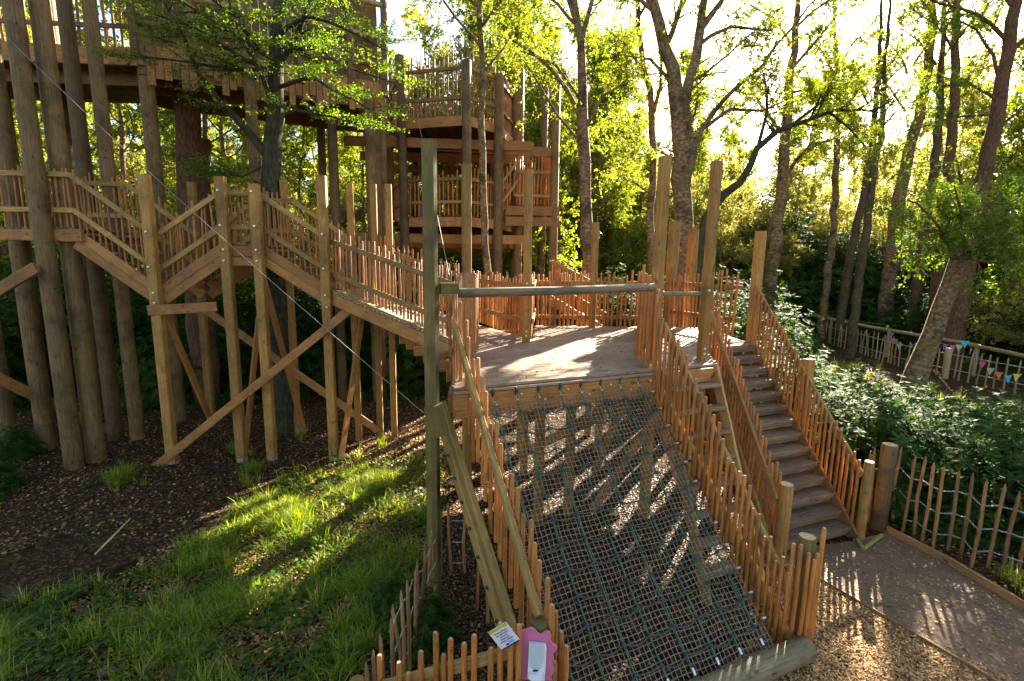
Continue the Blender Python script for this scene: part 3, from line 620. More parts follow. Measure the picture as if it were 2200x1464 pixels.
# ---------------------------------------------------------------- narrow steps beside the net
NSt = thing('narrow_steps', 'steep narrow timber steps hanging from the deck landing beside the stairs', 'staircase', V(2.9, 7.1, 0))
tA, tB = V(2.18, 6.88, DK), V(2.98, 7.22, DK)
LBt = gp(1632, 1262, .03); hv = V(LBt[0]-tB[0], LBt[1]-tB[1], 0)
for i in range(8):
    z = DK-.26-i*.29; o_ = hv*((DK-z)/DK)+dn*.02; mbt = MB(); mbt.beam(tA+o_+V(0, 0, z-DK), tB+o_+V(0, 0, z-DK), .17, .04, bev=.004); mbt.build('tread', m_tread, NSt)
part('stringer', tB+dx*.04-UP*.03, LBt+dx*.04, .045, .15, m_rail, NSt, up=tuple(dn)); part('stringer', tA-dx*.03-UP*.1, V(tA[0]+hv[0], tA[1]+hv[1], .03), .045, .15, m_rail, NSt, up=tuple(dn))
part('landing_edge', tA-dx*.05+dn*.03-UP*.14, tB+dx*.12+dn*.03-UP*.14, .05, .2, m_beam, NSt)
# ---------------------------------------------------------------- walkway from the left
Q372, Q520, Q585, Q718 = (gp(*p, -.3) for p in ((372, 1000), (520, 990), (585, 985), (718, 985)))
gA, gB = Q372.copy(), Q718.copy(); off = V(0, .14, 0)
pa, pb = gA+off, gB+off; pb = V(pb[0], pb[1]-.0, 0)
def wp(x, y): return vp(x, y, Q520+off, Q585+off)
n0 = vp(-40, 488, Q372+off, Q372+off+V(-1, -.06, 0)); n1 = vp(160, 490, Q372+off, Q372+off+V(-1, -.06, 0)); n1[2] = n0[2] = (n1[2])
n2a = vp(334, 612, Q372+off, Q372+off+V(-1, -.06, 0)); n2 = vp(350, 612, Q372+off, Q520+off); n2[2] = n2a[2]
n3 = vp(478, 524, Q372+off, Q520+off); n4 = wp(562, 524); n4[2] = n3[2]
n5 = vp(706, 618, Q585+off, Q718+off)
n6 = V(-.85, 8.42, DK); n5b = V(Q718[0]+.05, Q718[1]+.1, 0); n5b[2] = hz(n5b, 624)
WD = 1.25; back = V(.12, 1., 0); back /= np.linalg.norm(back)
WALK = thing('raised_walkway', 'raised timber walkway on tall square posts rising and falling left of the deck', 'walkway', Q585)
def deckrun(A, B, bdir, w, m, parent, name='boards', step=.14, th=.035):
    A = np.array(A); B = np.array(B); L = np.linalg.norm(B-A); b = MB(); k_ = max(1, int(L/step)); d = (B-A)/L
    for i in range(k_):
        p = A+(B-A)*((i+.5)/k_); b.beam(p-UP*th/2, p+bdir*w-UP*th/2, L/k_-.008, th, up=tuple(np.cross(bdir, d)*-1 if np.cross(bdir, d)[2] < 0 else np.cross(bdir, d)), bev=.004)
    return b.build(name, m, parent)
def stepsrun(A, B, bdir, w, m, parent):
    A = np.array(A); B = np.array(B); n_ = max(2, int(abs(A[2]-B[2])/.17)); b = MB()
    for i in range(n_):
        p = A+(B-A)*((i+.5)/n_); b.beam(p-UP*.03, p+bdir*w-UP*.03, .24, .04, bev=.004)
    return b.build('steps', m, parent)
deckrun(n0, n1, back, WD, m_tread, WALK, 'landing_boards'); stepsrun(n1, n2a, back, WD, m_tread, WALK); stepsrun(n2, n3, back, WD, m_tread, WALK)
deckrun(n3, n4, back, WD, m_tread, WALK, 'landing_boards'); stepsrun(n4, n5, back, WD, m_tread, WALK)
for (A, B) in ((n1, n2a), (n2, n3), (n4, n5)):
    for o in (0, WD+.05):
        for dz in (-.10, -.305): part('stringer', A+back*o+UP*dz+(B-A)*.0, B+back*o+UP*dz, .05, .2, m_beam, WALK)
for (A, B) in ((n0, n1), (n3, n4)):
    for o in (0, WD+.05): part('side_beam', A+back*o-UP*.15, B+back*o-UP*.15, .05, .22, m_beam, WALK)
part('side_beam', n3+back*0-UP*.36-V(.0, .06, 0), n4-UP*.36+V(.1, -.06, 0), .05, .17, m_beam, WALK)
part('cross_beam', V(Q372[0]-.1, Q372[1]-.13, n2[2]-.5), V(Q372[0]+1.0, Q372[1]+.35, n2[2]-.45), .07, .2, m_beam, WALK)
part('cross_beam', n1-UP*.15-V(.25, .02, 0), n1-UP*.15+V(.2, -.06, 0), .07, .24, m_beam, WALK)
# posts: front row then back row
for Q, y in ((Q372, 375), (Q520, 380), (Q585, 396), (Q718, 378)): sqpost(Q[0], Q[1], -.32, hz(Q, y), .185, WALK, m_post, rot=.1, cone=.1)
for (xb, yb, yt, w) in ((455, 905, 392, .17), (640, 925, 388, .16), (772, 950, 396, .15), (818, 948, 396, .14), (848, 952, 396, .14), (390, 900, 392, .15)):
    q = gp(xb, yb, -.3); sqpost(q[0], q[1], -.32, hz(q, yt), w, WALK, m_post, rot=.1, cone=.12)
for (a_, b_, ya, yb, w) in (((335, 1003), (752, 665), Q372[1]-.12, Q718[1]-.12, .17), ((440, 665), (812, 925), Q372[1]+1.4, Q718[1]+1.0, .17), ((352, 668), (458, 915), Q372[1]+.1, Q372[1]+1.4, .15), ((562, 585), (655, 930), Q585[1]+.1, Q585[1]+1.3, .15), ((556, 680), (525, 985), Q585[1]+.7, Q520[1]+.15, .13), ((778, 680), (733, 985), Q718[1]+.6, Q718[1]-.05, .13)):
    part('brace', at(*a_, ya), at(*b_, yb), .06, w, m_beam, WALK)
def bolt(P, par, d=V(0, -1, 0), r=.018): b = MB(); b.tube([P, P+d*.012, P+d*.022], [r*1.5, r*1.5, r*.8], 8); b.build('bolt_head', m_ferr, par)
for Q_, zs in ((Q372, (n2[2]-.15, n2[2]-.35, n2[2]+.36, n2[2]+1.04)), (Q520, (n3[2]-.12, n3[2]-.34, n3[2]+.36, n3[2]+1.04)), (Q585, (n4[2]-.12, n4[2]-.34, n4[2]+.36, n4[2]+1.04)), (Q718, (n5[2]-.15, n5[2]-.4, n5[2]+.4, n5[2]+1.1))):
    for z_ in zs: bolt(V(Q_[0]+rng.normal()*.012, Q_[1]-.098, z_), WALK)
for P_, Yo in ((P1400, .078), (P1507, .074), (P1130, .07)):
    for z_ in (DK+.12, DK+.2, DK+1.08): bolt(V(P_[0], P_[1]-Yo, z_), PLAT, r=.014)
for i in range(9): q = a0+dx*(.2+.33*i)-UP*(.14+.1*(i % 2))+dn*.05; bolt(q, PLAT, dn, .012)
# ramp
RAMP = thing('ramp', 'sloping boarded ramp leading down from the walkway to the deck, striped by picket shadows', 'ramp', n5b)
rb = nrm(V(.55, 1., 0)); farA = n5b+V(.35, 1.3, 0); 
b = MB(); K = 30; f6 = V(-.95, 11.72, DK)
for i in range(K):
    f = (i+.5)/K; p = n5b+(n6-n5b)*f; q = farA+(f6-farA)*f; Lk = np.linalg.norm(n6-n5b)/K
    b.beam(p-UP*.018, q-UP*.018, Lk-.006, .036, bev=.004)
b.build('boards', m_deck, RAMP)
part('side_beam', n5b-UP*.17, n6-UP*.17, .06, .24, m_beam, RAMP); part('side_beam', farA-UP*.17, f6-UP*.17, .06, .24, m_beam, RAMP)
part('edge_strip', n5b+UP*.022, n6+UP*.022, .05, .04, m_mossy, RAMP)
RR = ((.34, .1, .045), (1.02, .1, .045))
fence('front picket fence of the ramp with mossy green rails', n5b+V(.05, .02, 0), n6, sp=.1, rails=RR, b1=1.24, side=1, m=m_pold, mr=m_mossy)
fence('rear picket fence of the ramp, tops showing above the front one', farA, f6, sp=.11, rails=RR, b1=1.3, side=1, mr=m_mossy, jit=.1)
for (A, B, l1, l2) in ((n0, n1, 'front picket fence of the highest walkway landing at the left edge', 'rear picket fence of the highest walkway landing at the left edge'),
                   (n1, n2a, 'front picket fence of the left stair flight, descending to the right', 'rear picket fence of the left stair flight, descending to the right'),
                   (n2, n3, 'front picket fence of the stair flight that rises to the small landing', 'rear picket fence of the stair flight that rises to the small landing'),
                   (n3, n4, 'front picket fence of the small walkway landing', 'rear picket fence of the small walkway landing'),
                   (n4, n5, 'front picket fence of the stair flight down from the small landing to the ramp', 'rear picket fence of the stair flight down from the small landing to the ramp')):
    fence(l1, A+V(0, .03, 0), B+V(0, .03, 0), sp=.115, rails=RR, b1=1.16, b0=.0, side=1, m=m_pold)
    fence(l2, A+back*(WD+.02), B+back*(WD+.02), sp=.115, rails=RR, b1=1.2, b0=.0, side=1)

# ---------------------------------------------------------------- front fence, sign, soap dispenser
FA = V(NL[0]-.10, NL[1]-.14, 0); g1_ = gp(865, 1464, .72); FBd = nrm(V(g1_[0], g1_[1], 0)-FA); FB = FA+FBd*2.6
FF = thing('picket_fence', 'low picket fence with a pale rail across the bottom of the view', 'picket fence', FA)
ra, rb_ = vp(1108, 1398, FA, FB), vp(865, 1464, FA, FB); rd_ = (rb_-ra)
part('rail', ra, ra+rd_*2.4, .045, .10, m_rail, FF); part('lower_rail', ra-rd_*.05-UP*.55, ra+rd_*2.4-UP*.55, .045, .10, m_rail, FF)
fo = V(FBd[1], -FBd[0], 0); fo = fo if fo[1] < 0 else -fo
for (x, y) in ((1115, 1342), (1098, 1352), (1075, 1338), (1055, 1392), (1019, 1364), (997, 1382), (968, 1372), (953, 1406), (936, 1359), (904, 1399), (877, 1446), (857, 1423), (815, 1407)):
    q = vp(x, y, FA+fo*.05, FB+fo*.05); picket(V(q[0], q[1], .08), q, .0245, FF)
# sign
SG = thing('notice', 'small tilted white notice with lime band and purple writing, screwed to the front pickets', 'sign', vp(1083, 1367, FA+fo*.085, FB+fo*.085))
sc_ = [vp(x, y, FA+fo*.085, FB+fo*.085) for x, y in ((1055, 1357), (1093, 1334), (1111, 1378), (1074, 1401))]
TL, TR, BR_, BL = sc_; ex = nrm(TR-TL); ww = np.linalg.norm(TR-TL); ey = nrm((TL-BL)); ey = nrm(ey-ex*(ey@ex)); hh = np.linalg.norm(TL-BL); en = np.cross(ex, ey); en = en if en[1] < 0 else -en
ctr = (TL+BR_)/2
def plate(name, u0, v0, u1, v1, lift, th, m, par):
    b = MB(); A = ctr+ex*(u0*ww/2)+ey*((v0+v1)/2*hh/2)+en*lift; B = ctr+ex*(u1*ww/2)+ey*((v0+v1)/2*hh/2)+en*lift
    b.beam(A, B, th, abs(v1-v0)*hh/2, up=tuple(ey), bev=.0005); return b.build(name, m, par)
board = plate('board', -1, -1, 1, 1, 0, .006, m_signw, SG)
plate('lime_band', -.99, .74, .99, .99, .0045, .002, m_signg, SG); plate('purple_band', -.99, -.99, .99, -.86, .0045, .002, m_signp, SG)
plate('blue_emblem', -.05, -.74, .55, -.52, .0045, .002, m_signb, SG); plate('dark_emblem', -.32, -.8, -.05, -.64, .0045, .002, m_signp, SG)
def text(name, body, u, v, size, m, par, align='CENTER', ex=ex, ey=ey, en=en, pos=None, lift=.0045):
    cu = bpy.data.curves.new(name, 'FONT'); cu.body = body; cu.size = size; cu.align_x = align; cu.align_y = 'CENTER'; cu.extrude = .0006
    o = bpy.data.objects.new(name, cu); COL.objects.link(o); dg = bpy.context.evaluated_depsgraph_get(); me = bpy.data.meshes.new_from_object(o.evaluated_get(dg))
    bpy.data.objects.remove(o); me.materials.clear(); me.materials.append(m); o = bpy.data.objects.new(name, me); COL.objects.link(o)
    p = (ctr+ex*(u*ww/2)+ey*(v*hh/2)+en*lift) if pos is None else pos
    R = Matrix((tuple(ex), tuple(ey), tuple(np.cross(ex, ey)))).transposed().to_4x4(); R.translation = Vector(p)-ROOT(par); o.parent = par; o.matrix_local = R; return o
for i, l_ in enumerate(('Pretty please', 'let someone', 'know if', 'these are', 'empty please')): text('writing', l_, .02, .52-.215*i, hh*.118, m_signp, SG)
# pink board with dispenser
pc = (1162, 1405); PB0 = V(NL[0], NL[1]-.105, 0)+V(.0, .0, 0)
pdir = nrm(V(1, .02, 0)); pA, pB = PB0, PB0+pdir
pix = [(800, 340), (870, 325), (960, 300), (1010, 275), (1060, 278), (1110, 315), (1160, 375), (1220, 410), (1275, 395), (1330, 355), (1390, 345), (1440, 375), (1465, 440), (1462, 560), (1490, 610), (1560, 655), (1590, 700), (1570, 750), (1510, 830), (1525, 930), (1500, 1020), (1500, 1080), (1530, 1150), (1525, 1230), (1480, 1290), (1465, 1340), (1490, 1410), (1380, 1405), (1290, 1425), (1150, 1435), (1040, 1415), (900, 1385), (780, 1365), (765, 1190), (785, 1120), (808, 1020), (805, 900), (775, 800), (772, 700), (805, 600), (815, 480), (805, 400)]
PK = thing('dispenser_board', 'wavy-edged pink board fixed to the mossy round end post', 'board', vp(1162, 1405, pA, pB))
def slab(name, outline, A, B, th, m, par, lift=0.):
    f = nrm(V(B[1]-A[1], -(B[0]-A[0]), 0)); f = f if f[1] < 0 else -f
    pts = [vp(x, y, A+f*lift, B+f*lift) for x, y in outline]; n = len(pts); v2 = [p+f*th for p in pts]
    me = bpy.data.meshes.new(name); base = ROOT(par); vs = [tuple(Vector(p)-base) for p in pts+v2]
    me.from_pydata(vs, [], [tuple(range(n)), tuple(range(2*n-1, n-1, -1))]+[(i, (i+1) % n, n+(i+1) % n, n+i) for i in range(n)])
    me.materials.append(m); o = bpy.data.objects.new(name, me); COL.objects.link(o); o.parent = par; return o
cv = lambda P: [(1040+x/10.167, 1320+y/10.167) for x, y in P]
slab('board', cv(pix), pA, pB, .018, m_pink, PK)
DS = thing('soap_dispenser', 'white plastic hand sanitiser dispenser mounted on the pink board', 'dispenser', vp(1152, 1415, pA, pB))
slab('housing', cv([(975, 600), (1000, 590), (1320, 620), (1350, 650), (1335, 1000), (1310, 1340), (1270, 1345), (960, 1300), (945, 1250), (960, 900)]), pA, pB, .05, m_white, DS, .018)
slab('front_cover', cv([(1005, 640), (1300, 660), (1290, 960), (1250, 1130), (1200, 1215), (1060, 1205), (1010, 1100), (990, 930)]), pA, pB, .014, m_clearp, DS, .068)
slab('push_lever', cv([(985, 1240), (1270, 1262), (1265, 1350), (1220, 1410), (1130, 1440), (1040, 1400), (980, 1330)]), pA, pB, .035, m_white, DS, .069)
slab('nozzle_mark', cv([(1060, 1220), (1110, 1208), (1185, 1218), (1180, 1240), (1110, 1252), (1065, 1240)]), pA, pB, .004, m_bolt, DS, .083)
#@@NEXT@@
# ================================================================== distant towers
def post_px(par, xt, yt, xb, yb, Y, r, m=None, zb=-.35, name='log_post', n=12):
    """round log through two photo points at depth Y, standing on the ground"""
    q = at(xb, yb, Y); z1 = hz(q, yt) if yt > -50 else 13.
    b = MB(); b.tube([V(q[0], q[1], zb), V(q[0]+rng.normal()*.02, q[1], (zb+z1)/2), V(q[0], q[1], z1)], [r*1.08, r, r*.94], n, wob=.05, cham=.01)
    b.build(name, m or m_tower, par); return V(q[0], q[1], z1)
TW = thing('tree_house_tower', 'tall timber tree house with plank walls on round log posts at upper left', 'tree house', gp(200, 990, -.3))
def glog(x, y, r, top=13.2, z=-.3, lean=0):
    q = gp(x, y, z); b = MB(); b.tube([q-UP*.05, q+V(lean*.5, 0, 7), q+V(lean, 0, top)], [r*1.1, r, r*.9], 14, wob=.06); b.build('log_post', m_tower, TW); return q
PA = glog(160, 1000, .155); PBb = glog(208, 985, .165); glog(103, 962, .16); glog(250, 945, .15); glog(297, 946, .14); 
PE = V(*at(352, 560, 12.8)); 
b = MB(); b.tube([V(PE[0], PE[1], -.4), V(PE[0], PE[1], 10.8)], [.18, .165], 14, wob=.05); b.build('log_post', m_tower, TW)
for (x, y, Yd) in ((-20, 700, 11), (75, 700, 15), (190, 700, 14.5), (265, 640, 17)): 
    q = at(x, y, Yd); b = MB(); b.tube([V(q[0], q[1], -.4), V(q[0], q[1], 11)], [.17, .16], 12, wob=.05); b.build('log_post', m_tower, TW)
part('brace', at(-30, 640, 9.6), at(78, 575, 9.6), .07, .22, m_beam, TW); part('brace', at(-20, 805, 10.2), at(228, 925, 12), .07, .22, m_beam, TW)
zU = hz(PE, 152)
A1 = V(PE[0]-9, PE[1]-.9, zU); B1 = V(PE[0], PE[1]-.25, zU)
e1 = at(830, 243, 15.2); C1 = V(e1[0], e1[1], zU)
dBC = nrm(C1-B1); LBC = np.linalg.norm(C1-B1); inn = nrm(V(-dBC[1], dBC[0], 0))
# platform beams
part('side_beam', A1+UP*.2, B1+UP*.2, .08, .38, m_beam, TW); part('side_beam', A1+V(0, .6, -.12), B1+V(.4, .6, -.12), .08, .3, m_twall, TW)
deckrun(A1+UP*.42, B1+UP*.42, V(0, 1, 0), 4.5, m_tower, TW, 'floor_boards')
b = MB(); k_ = int(LBC/.17)
for i in range(k_):
    p = B1+dBC*(i+.5)*LBC/k_; h0 = zU-.05-.16*((i*5+i//3) % 3)+(.1 if i % 4 == 0 else 0); b.beam(V(p[0], p[1], h0), V(p[0], p[1], zU+.55), .02, .158, up=tuple(dBC))
b.build('skirt_boards', m_beam, TW)
part('side_beam', B1+inn*.1+UP*.05, C1+inn*.1+UP*.05, .12, .4, m_twall, TW); part('side_beam', B1+inn*1.2-UP*.1, C1+inn*1.2-UP*.1, .12, .3, m_twall, TW); part('side_beam', B1+inn*2.6-UP*.1, C1+inn*2.6-UP*.1, .12, .3, m_twall, TW)
part('end_beam', C1-dBC*.2-inn*.1+UP*.12, C1+dBC*.1+inn*3+UP*.12, .12, .26, m_beam, TW)
b = MB()
for i in range(int(LBC/.9)): p = B1+dBC*(i+.5)*.9; b.beam(p+UP*.3, p+inn*5+UP*.3, .9, .05, up=(0, 0, 1))
b.build('floor_boards', m_twall, TW)
# plank wall on the long side
b = MB(); 
for i in range(int(LBC/.19)):
    p = B1+dBC*(.1+.19*i)+inn*.35; b.beam(p+UP*.5, p+UP*(4.4+.1*((i*3) % 4)), .03, .186, up=tuple(dBC))
b.build('plank_wall', m_twall, TW)
for z_ in (1.0, 1.75, 2.6, 3.4): rpart('wall_log', [B1+UP*z_, C1+UP*z_], .07, m_bpole if z_ > 1.5 else m_tower, TW, 10)
for f in (.0, .2, .4, .62, .84, 1.0):
    p = B1+(C1-B1)*f; b = MB(); b.beam(p+UP*.2, p+UP*4.4, .16, .16); b.build('wall_post', m_twall, TW)
for (x, y, Yd, r) in ((544, 300, 13.5, .14), (714, 300, 15, .14), (795, 300, 15, .15), (806, 350, 15.4, .16), (690, 300, 17.5, .13)):
    q = at(x, y, Yd); b = MB(); b.tube([V(q[0], q[1], -.35), V(q[0], q[1], zU+.3)], r, 12, wob=.05); b.build('log_post', m_tower, TW)
fence('picket rail high on the tree house platform at the upper left corner', A1+V(0, .1, .35), B1+V(0, .1, .35), 'picket fence', sp=.19, b1=1.5, b0=.1, r=.03, rails=((.55, .1, .05), (1.2, .1, .05)), m=m_pold, mr=m_tower)
# ---- hexagonal tower
HX = thing('hexagonal_tower', 'two-storey timber play tower on log posts behind the ramp', 'play tower', at(980, 600, 17))
for (xt, yt, xb, yb, Yd, r) in ((863, 120, 866, 500, 16.6, .15), (1001, 130, 1003, 500, 16.0, .15), (1071, 160, 1070, 480, 17.0, .165), (1121, 150, 1113, 480, 17.6, .15), (1110, 190, 1106, 480, 19, .14), (1192, 175, 1188, 480, 17.2, .15), (1167, 190, 1165, 480, 19.8, .14), (893, 300, 893, 480, 20.5, .14), (837, 130, 842, 480, 18.6, .15), (822, 130, 826, 480, 16, .14), (1052, 320, 1052, 480, 20.5, .14)):
    post_px(HX, xt, yt, xb, yb, Yd, r)
hz1 = hz(at(1001, 248, 16.0), 248); hz2 = hz(at(1001, 468, 16.0), 468)
hexp = [at(866, 400, 16.7), at(1001, 400, 16.1), at(1070, 400, 17.1), at(1103, 400, 19.2), at(1060, 400, 21.3), at(900, 400, 21.3), at(838, 400, 19)]
def floor(par, poly, z, m):
    me = bpy.data.meshes.new('floor'); n = len(poly); base = ROOT(par)
    vs = [(p[0]-base[0], p[1]-base[1], z+.04-base[2]) for p in poly]+[(p[0]-base[0], p[1]-base[1], z-base[2]) for p in poly]
    me.from_pydata(vs, [], [tuple(range(n)), tuple(range(2*n-1, n-1, -1))]+[(i, n+i, n+(i+1) % n, (i+1) % n) for i in range(n)])
    me.uv_layers.new(name='UVMap'); me.materials.append(m); o = bpy.data.objects.new('floor', me); COL.objects.link(o); o.parent = par
for z_, lv in ((hz1, 'upper'), (hz2, 'lower')):
    floor(HX, hexp, z_, m_twall)
    for i in range(len(hexp)):
        p, q = hexp[i], hexp[(i+1) % len(hexp)]; part('rim_beam', V(p[0], p[1], z_-.12), V(q[0], q[1], z_-.12), .08, .3, m_beam, HX)
    for i in range(8):
        f = (i+.5)/8; part('joist', V(hexp[6][0]+.2+f*4, 16.9, z_-.1), V(hexp[6][0]+.2+f*4, 21.1, z_-.1), .06, .18, m_twall, HX)
    for i in range(3): part('cross_beam', V(hexp[6][0]-.9, 16.75+i*1.7, z_-.62-i*.12), V(hexp[3][0]+.6, 17.2+i*1.7, z_-.62-i*.12), .1, .3, m_beam, HX)
lab = [('left-front', 0), ('right-front', 1), ('right-hand', 2), ('rear', 3), ('rear left', 4), ('left rear', 5), ('left', 6)]
for z_, lv in ((hz1, 'upper'), (hz2, 'lower')):
    for nm_, i in lab:
        if lv == 'lower' and i == 3: continue
        p, q = hexp[i], hexp[(i+1) % 7]
        fence(f'{nm_} picket side of the {lv} floor of the hexagonal play tower', V(p[0], p[1], z_+.05), V(q[0], q[1], z_+.05), sp=.15, r=.026, rails=((.5, .1, .07), (1.35, .1, .07)) if lv == 'upper' else ((.45, .1, .05), (1.15, .1, .05)), b1=1.75 if lv == 'upper' else 1.4, b0=.03, jit=.14, m=m_picket if lv == 'lower' else m_pold, mr=m_mossy)
bx0, bx1 = at(1106, 440, 17.0), at(1194, 440, 17.2); zb_ = hz(bx0, 443)
deckrun(V(bx0[0], bx0[1], zb_), V(bx1[0], bx1[1], zb_), V(0, 1, 0), 2.3, m_twall, HX, 'floor_boards')
for z_ in (zb_-.15, zb_-.5): part('rim_beam', V(bx0[0]-.3, bx0[1]-.06, z_), V(bx1[0]+.12, bx1[1]-.06, z_), .08, .3, m_beam, HX)
part('cross_beam', V(bx0[0]-3, 17.3, hz(bx0, 312)), V(bx1[0], 17.2, hz(bx0, 325)), .08, .3, m_beam, HX)
fence('front picket side of the small box platform right of the hexagonal tower', V(bx0[0], bx0[1], zb_), V(bx1[0], bx1[1], zb_), sp=.12, r=.03, b1=1.35, jit=.15, rails=((.35, .1, .05), (1.1, .1, .05)))
fence('right picket side of the small box platform right of the hexagonal tower', V(bx1[0], bx1[1], zb_), V(bx1[0]-.3, bx1[1]+2.3, zb_), sp=.12, r=.03, b1=2.0, jit=.15)
fence('rear picket side of the small box platform, taller than its front side', V(bx0[0], bx0[1]+2.3, zb_), V(bx1[0]-.3, bx1[1]+2.3, zb_), sp=.12, r=.03, b1=2.4, jit=.2)
fence('sloping pickets joining the hexagonal tower to its small box platform', V(hexp[2][0], hexp[2][1]-.1, hz2), V(bx0[0]+.1, bx0[1], zb_+.45), sp=.12, r=.028, b1=1.35, jit=.1)
b = MB(); q = at(902, 450, 19.5); b.beam(q, q+V(.55, 0, 0), .05, .6); tag(b.build('pink_panel', plain('magenta_panel', (.6, .08, .3))), 'small magenta panel behind the pickets of the lower tower floor', 'panel')
# descending flight and fences beyond the deck
g0, g1__ = at(1185, 640, 14.2), at(1300, 705, 13.2); g1__[2] = max(.2, g1__[2])
FL = thing('stair_flight', 'short stair flight going down behind the rear fence of the deck', 'staircase', g1__)
stepsrun(g0, g1__, V(0, 1, 0), 1.2, m_tread, FL); part('stringer', g0-UP*.1, g1__-UP*.1, .05, .25, m_beam, FL); part('stringer', g0-UP*.1+V(0, 1.2, 0), g1__-UP*.1+V(0, 1.2, 0), .05, .25, m_beam, FL)
fence('front picket fence of the stair flight behind the deck', g0, g1__, sp=.13, b1=1.15, r=.026, mr=m_mossy); fence('rear picket fence of the stair flight behind the deck', g0+V(0, 1.2, 0), g1__+V(0, 1.2, 0), sp=.13, b1=1.15, r=.026, mr=m_mossy)
g2_, g3_ = at(1020, 640, 15), at(1190, 655, 14.4); g3_[2] = g2_[2]
0 and fence('picket fence of the lower bridge between the hexagonal tower and the deck', g2_, g3_, sp=.15, b1=1.3, r=.028, mr=m_mossy, jit=.12)
# ---------------------------------------------------------------- cables
b = MB(); P0, P1 = V(BIG[0]-.08, BIG[1], hz(BIG, 891)), at(-60, 8, 9.0); n_ = 14
b.tube([P0+(P1-P0)*s-UP*.12*math.sin(math.pi*s) for s in np.linspace(0, 1, n_)], .0036, 6); tag(b.build('steel_cable', m_wire), 'long steel cable slanting up left from the mossy corner post', 'cable')
b = MB(); P0, P1 = at(895, 240, 16.2), at(967, 602, 9.4); b.tube([P0, (P0+P1)/2, P1], .007, 6); tag(b.build('steel_cable', m_wire), 'short steel cable dropping from the upper tower floor behind the mossy corner post', 'cable')
# ---------------------------------------------------------------- wire paling fences
def paling(par, q, h, lean=(0, 0), r=.024, m=None, w=1.):
    b = MB(); top = V(q[0]+lean[0], q[1]+lean[1], q[2]+h); mid = (q+top)/2+V(rng.normal(), rng.normal(), 0)*.016
    b.tube([q-UP*.03, mid, top-UP*.07, top], [r*1.05, r, r*.85, r*.25], 6, wob=.2); return b.build('pale', m or m_pale, par)
def wire(par, pts, r=.0026):
    P = []
    for a_, b_ in zip(pts[:-1], pts[1:]):
        for s in np.linspace(0, 1, 8)[:-1]: P.append(a_+(b_-a_)*s-UP*.008*math.sin(math.pi*s))
    P.append(pts[-1]); P = np.array(P); a = np.arange(len(P))*2.2
    for ph in (0, math.pi): b = MB(); b.tube(P+np.stack([np.sin(a+ph)*.006, np.cos(a+ph)*.006, np.sin(a*.7+ph)*.009], 1), r, 5); b.build('wire', m_fwire, par)
PF = thing('paling_fence', 'pointed chestnut paling fence with twisted wires beside the path', 'fence', gp(1940, 1140, 0))
prs = [((1565, 50), (1480, 520)), ((1640, 62), (1550, 530)), ((1692, 92), (1595, 570)), ((1757, 112), (1660, 608)), ((1840, 140), (1750, 612)), ((1933, 160), (1825, 640)), ((2025, 200), (1885, 715)), ((2110, 218), (1985, 715)), ((2198, 262), (2075, 745)),
       ((1502, 10), (1425, 440)), ((1370, 8), (1300, 455)), ((1335, 12), (1282, 450)), ((1300, 30), (1262, 425)), ((1268, 45), (1240, 420))]
bs = []
for (tx, ty), (bx, by) in prs:
    q = gp(1400+bx/2.75, 960+by/2.75, 0); h = hz(q, 960+ty/2.75); bs.append(q); paling(PF, q, h, (rng.normal()*.02, rng.normal()*.02))
dd = (bs[8]-bs[2])/6
for i in range(1, 14): q = bs[8]+dd*i; bs.append(q); paling(PF, q+V(rng.normal()*.02, rng.normal()*.02, 0), 1.05+rng.normal()*.04)
q = gp(1887, 1135, 0); rpart('post', [q, V(q[0], q[1], hz(q, 955))], .105, m_tower, PF, 18, m_end, wob=.03)
ordr = [bs[13], bs[11], q, bs[9]]+bs[0:9]+bs[14:]
for hgt in (.25, .58, .92): wire(PF, [p+UP*hgt for p in ordr])
# left fence seen under the sloping beams
LF = thing('paling_fence', 'leaning chestnut paling fence at the foot of the tall mossy post', 'fence', gp(905, 1290, 0))
lp = [((293, 1270), (300, 1560)), ((265, 1345), (265, 1600)), ((352, 1170), (370, 1480)), ((392, 1070), (415, 1400)), ((437, 985), (450, 1330)), ((475, 895), (492, 1240)), ((507, 830), (515, 1120)), ((540, 765), (560, 1100)), ((575, 710), (583, 1090)), ((605, 660), (612, 1085)), ((620, 600), (632, 1080)), ((652, 540), (655, 1075)), ((683, 500), (690, 1065)), ((715, 385), (725, 1000)),
      ((788, 350), (790, 950)), ((866, 345), (858, 935)), ((940, 530), (938, 890)), ((1015, 600), (1012, 850))]
lb = []
for (tx, ty), (bx, by) in lp:
    q = gp(700+tx/2.905, 960+ty/2.905, 1.0+rng.normal()*.03); h = q[2]+.1; q[2] = -.1; lb.append(q); paling(LF, q, h, (rng.normal()*.02, 0), r=.02)
for hgt in (.35, .65, .95): wire(LF, [p+UP*hgt for p in lb[3:14]]); wire(LF, [p+UP*(hgt-.1) for p in lb[14:16]])
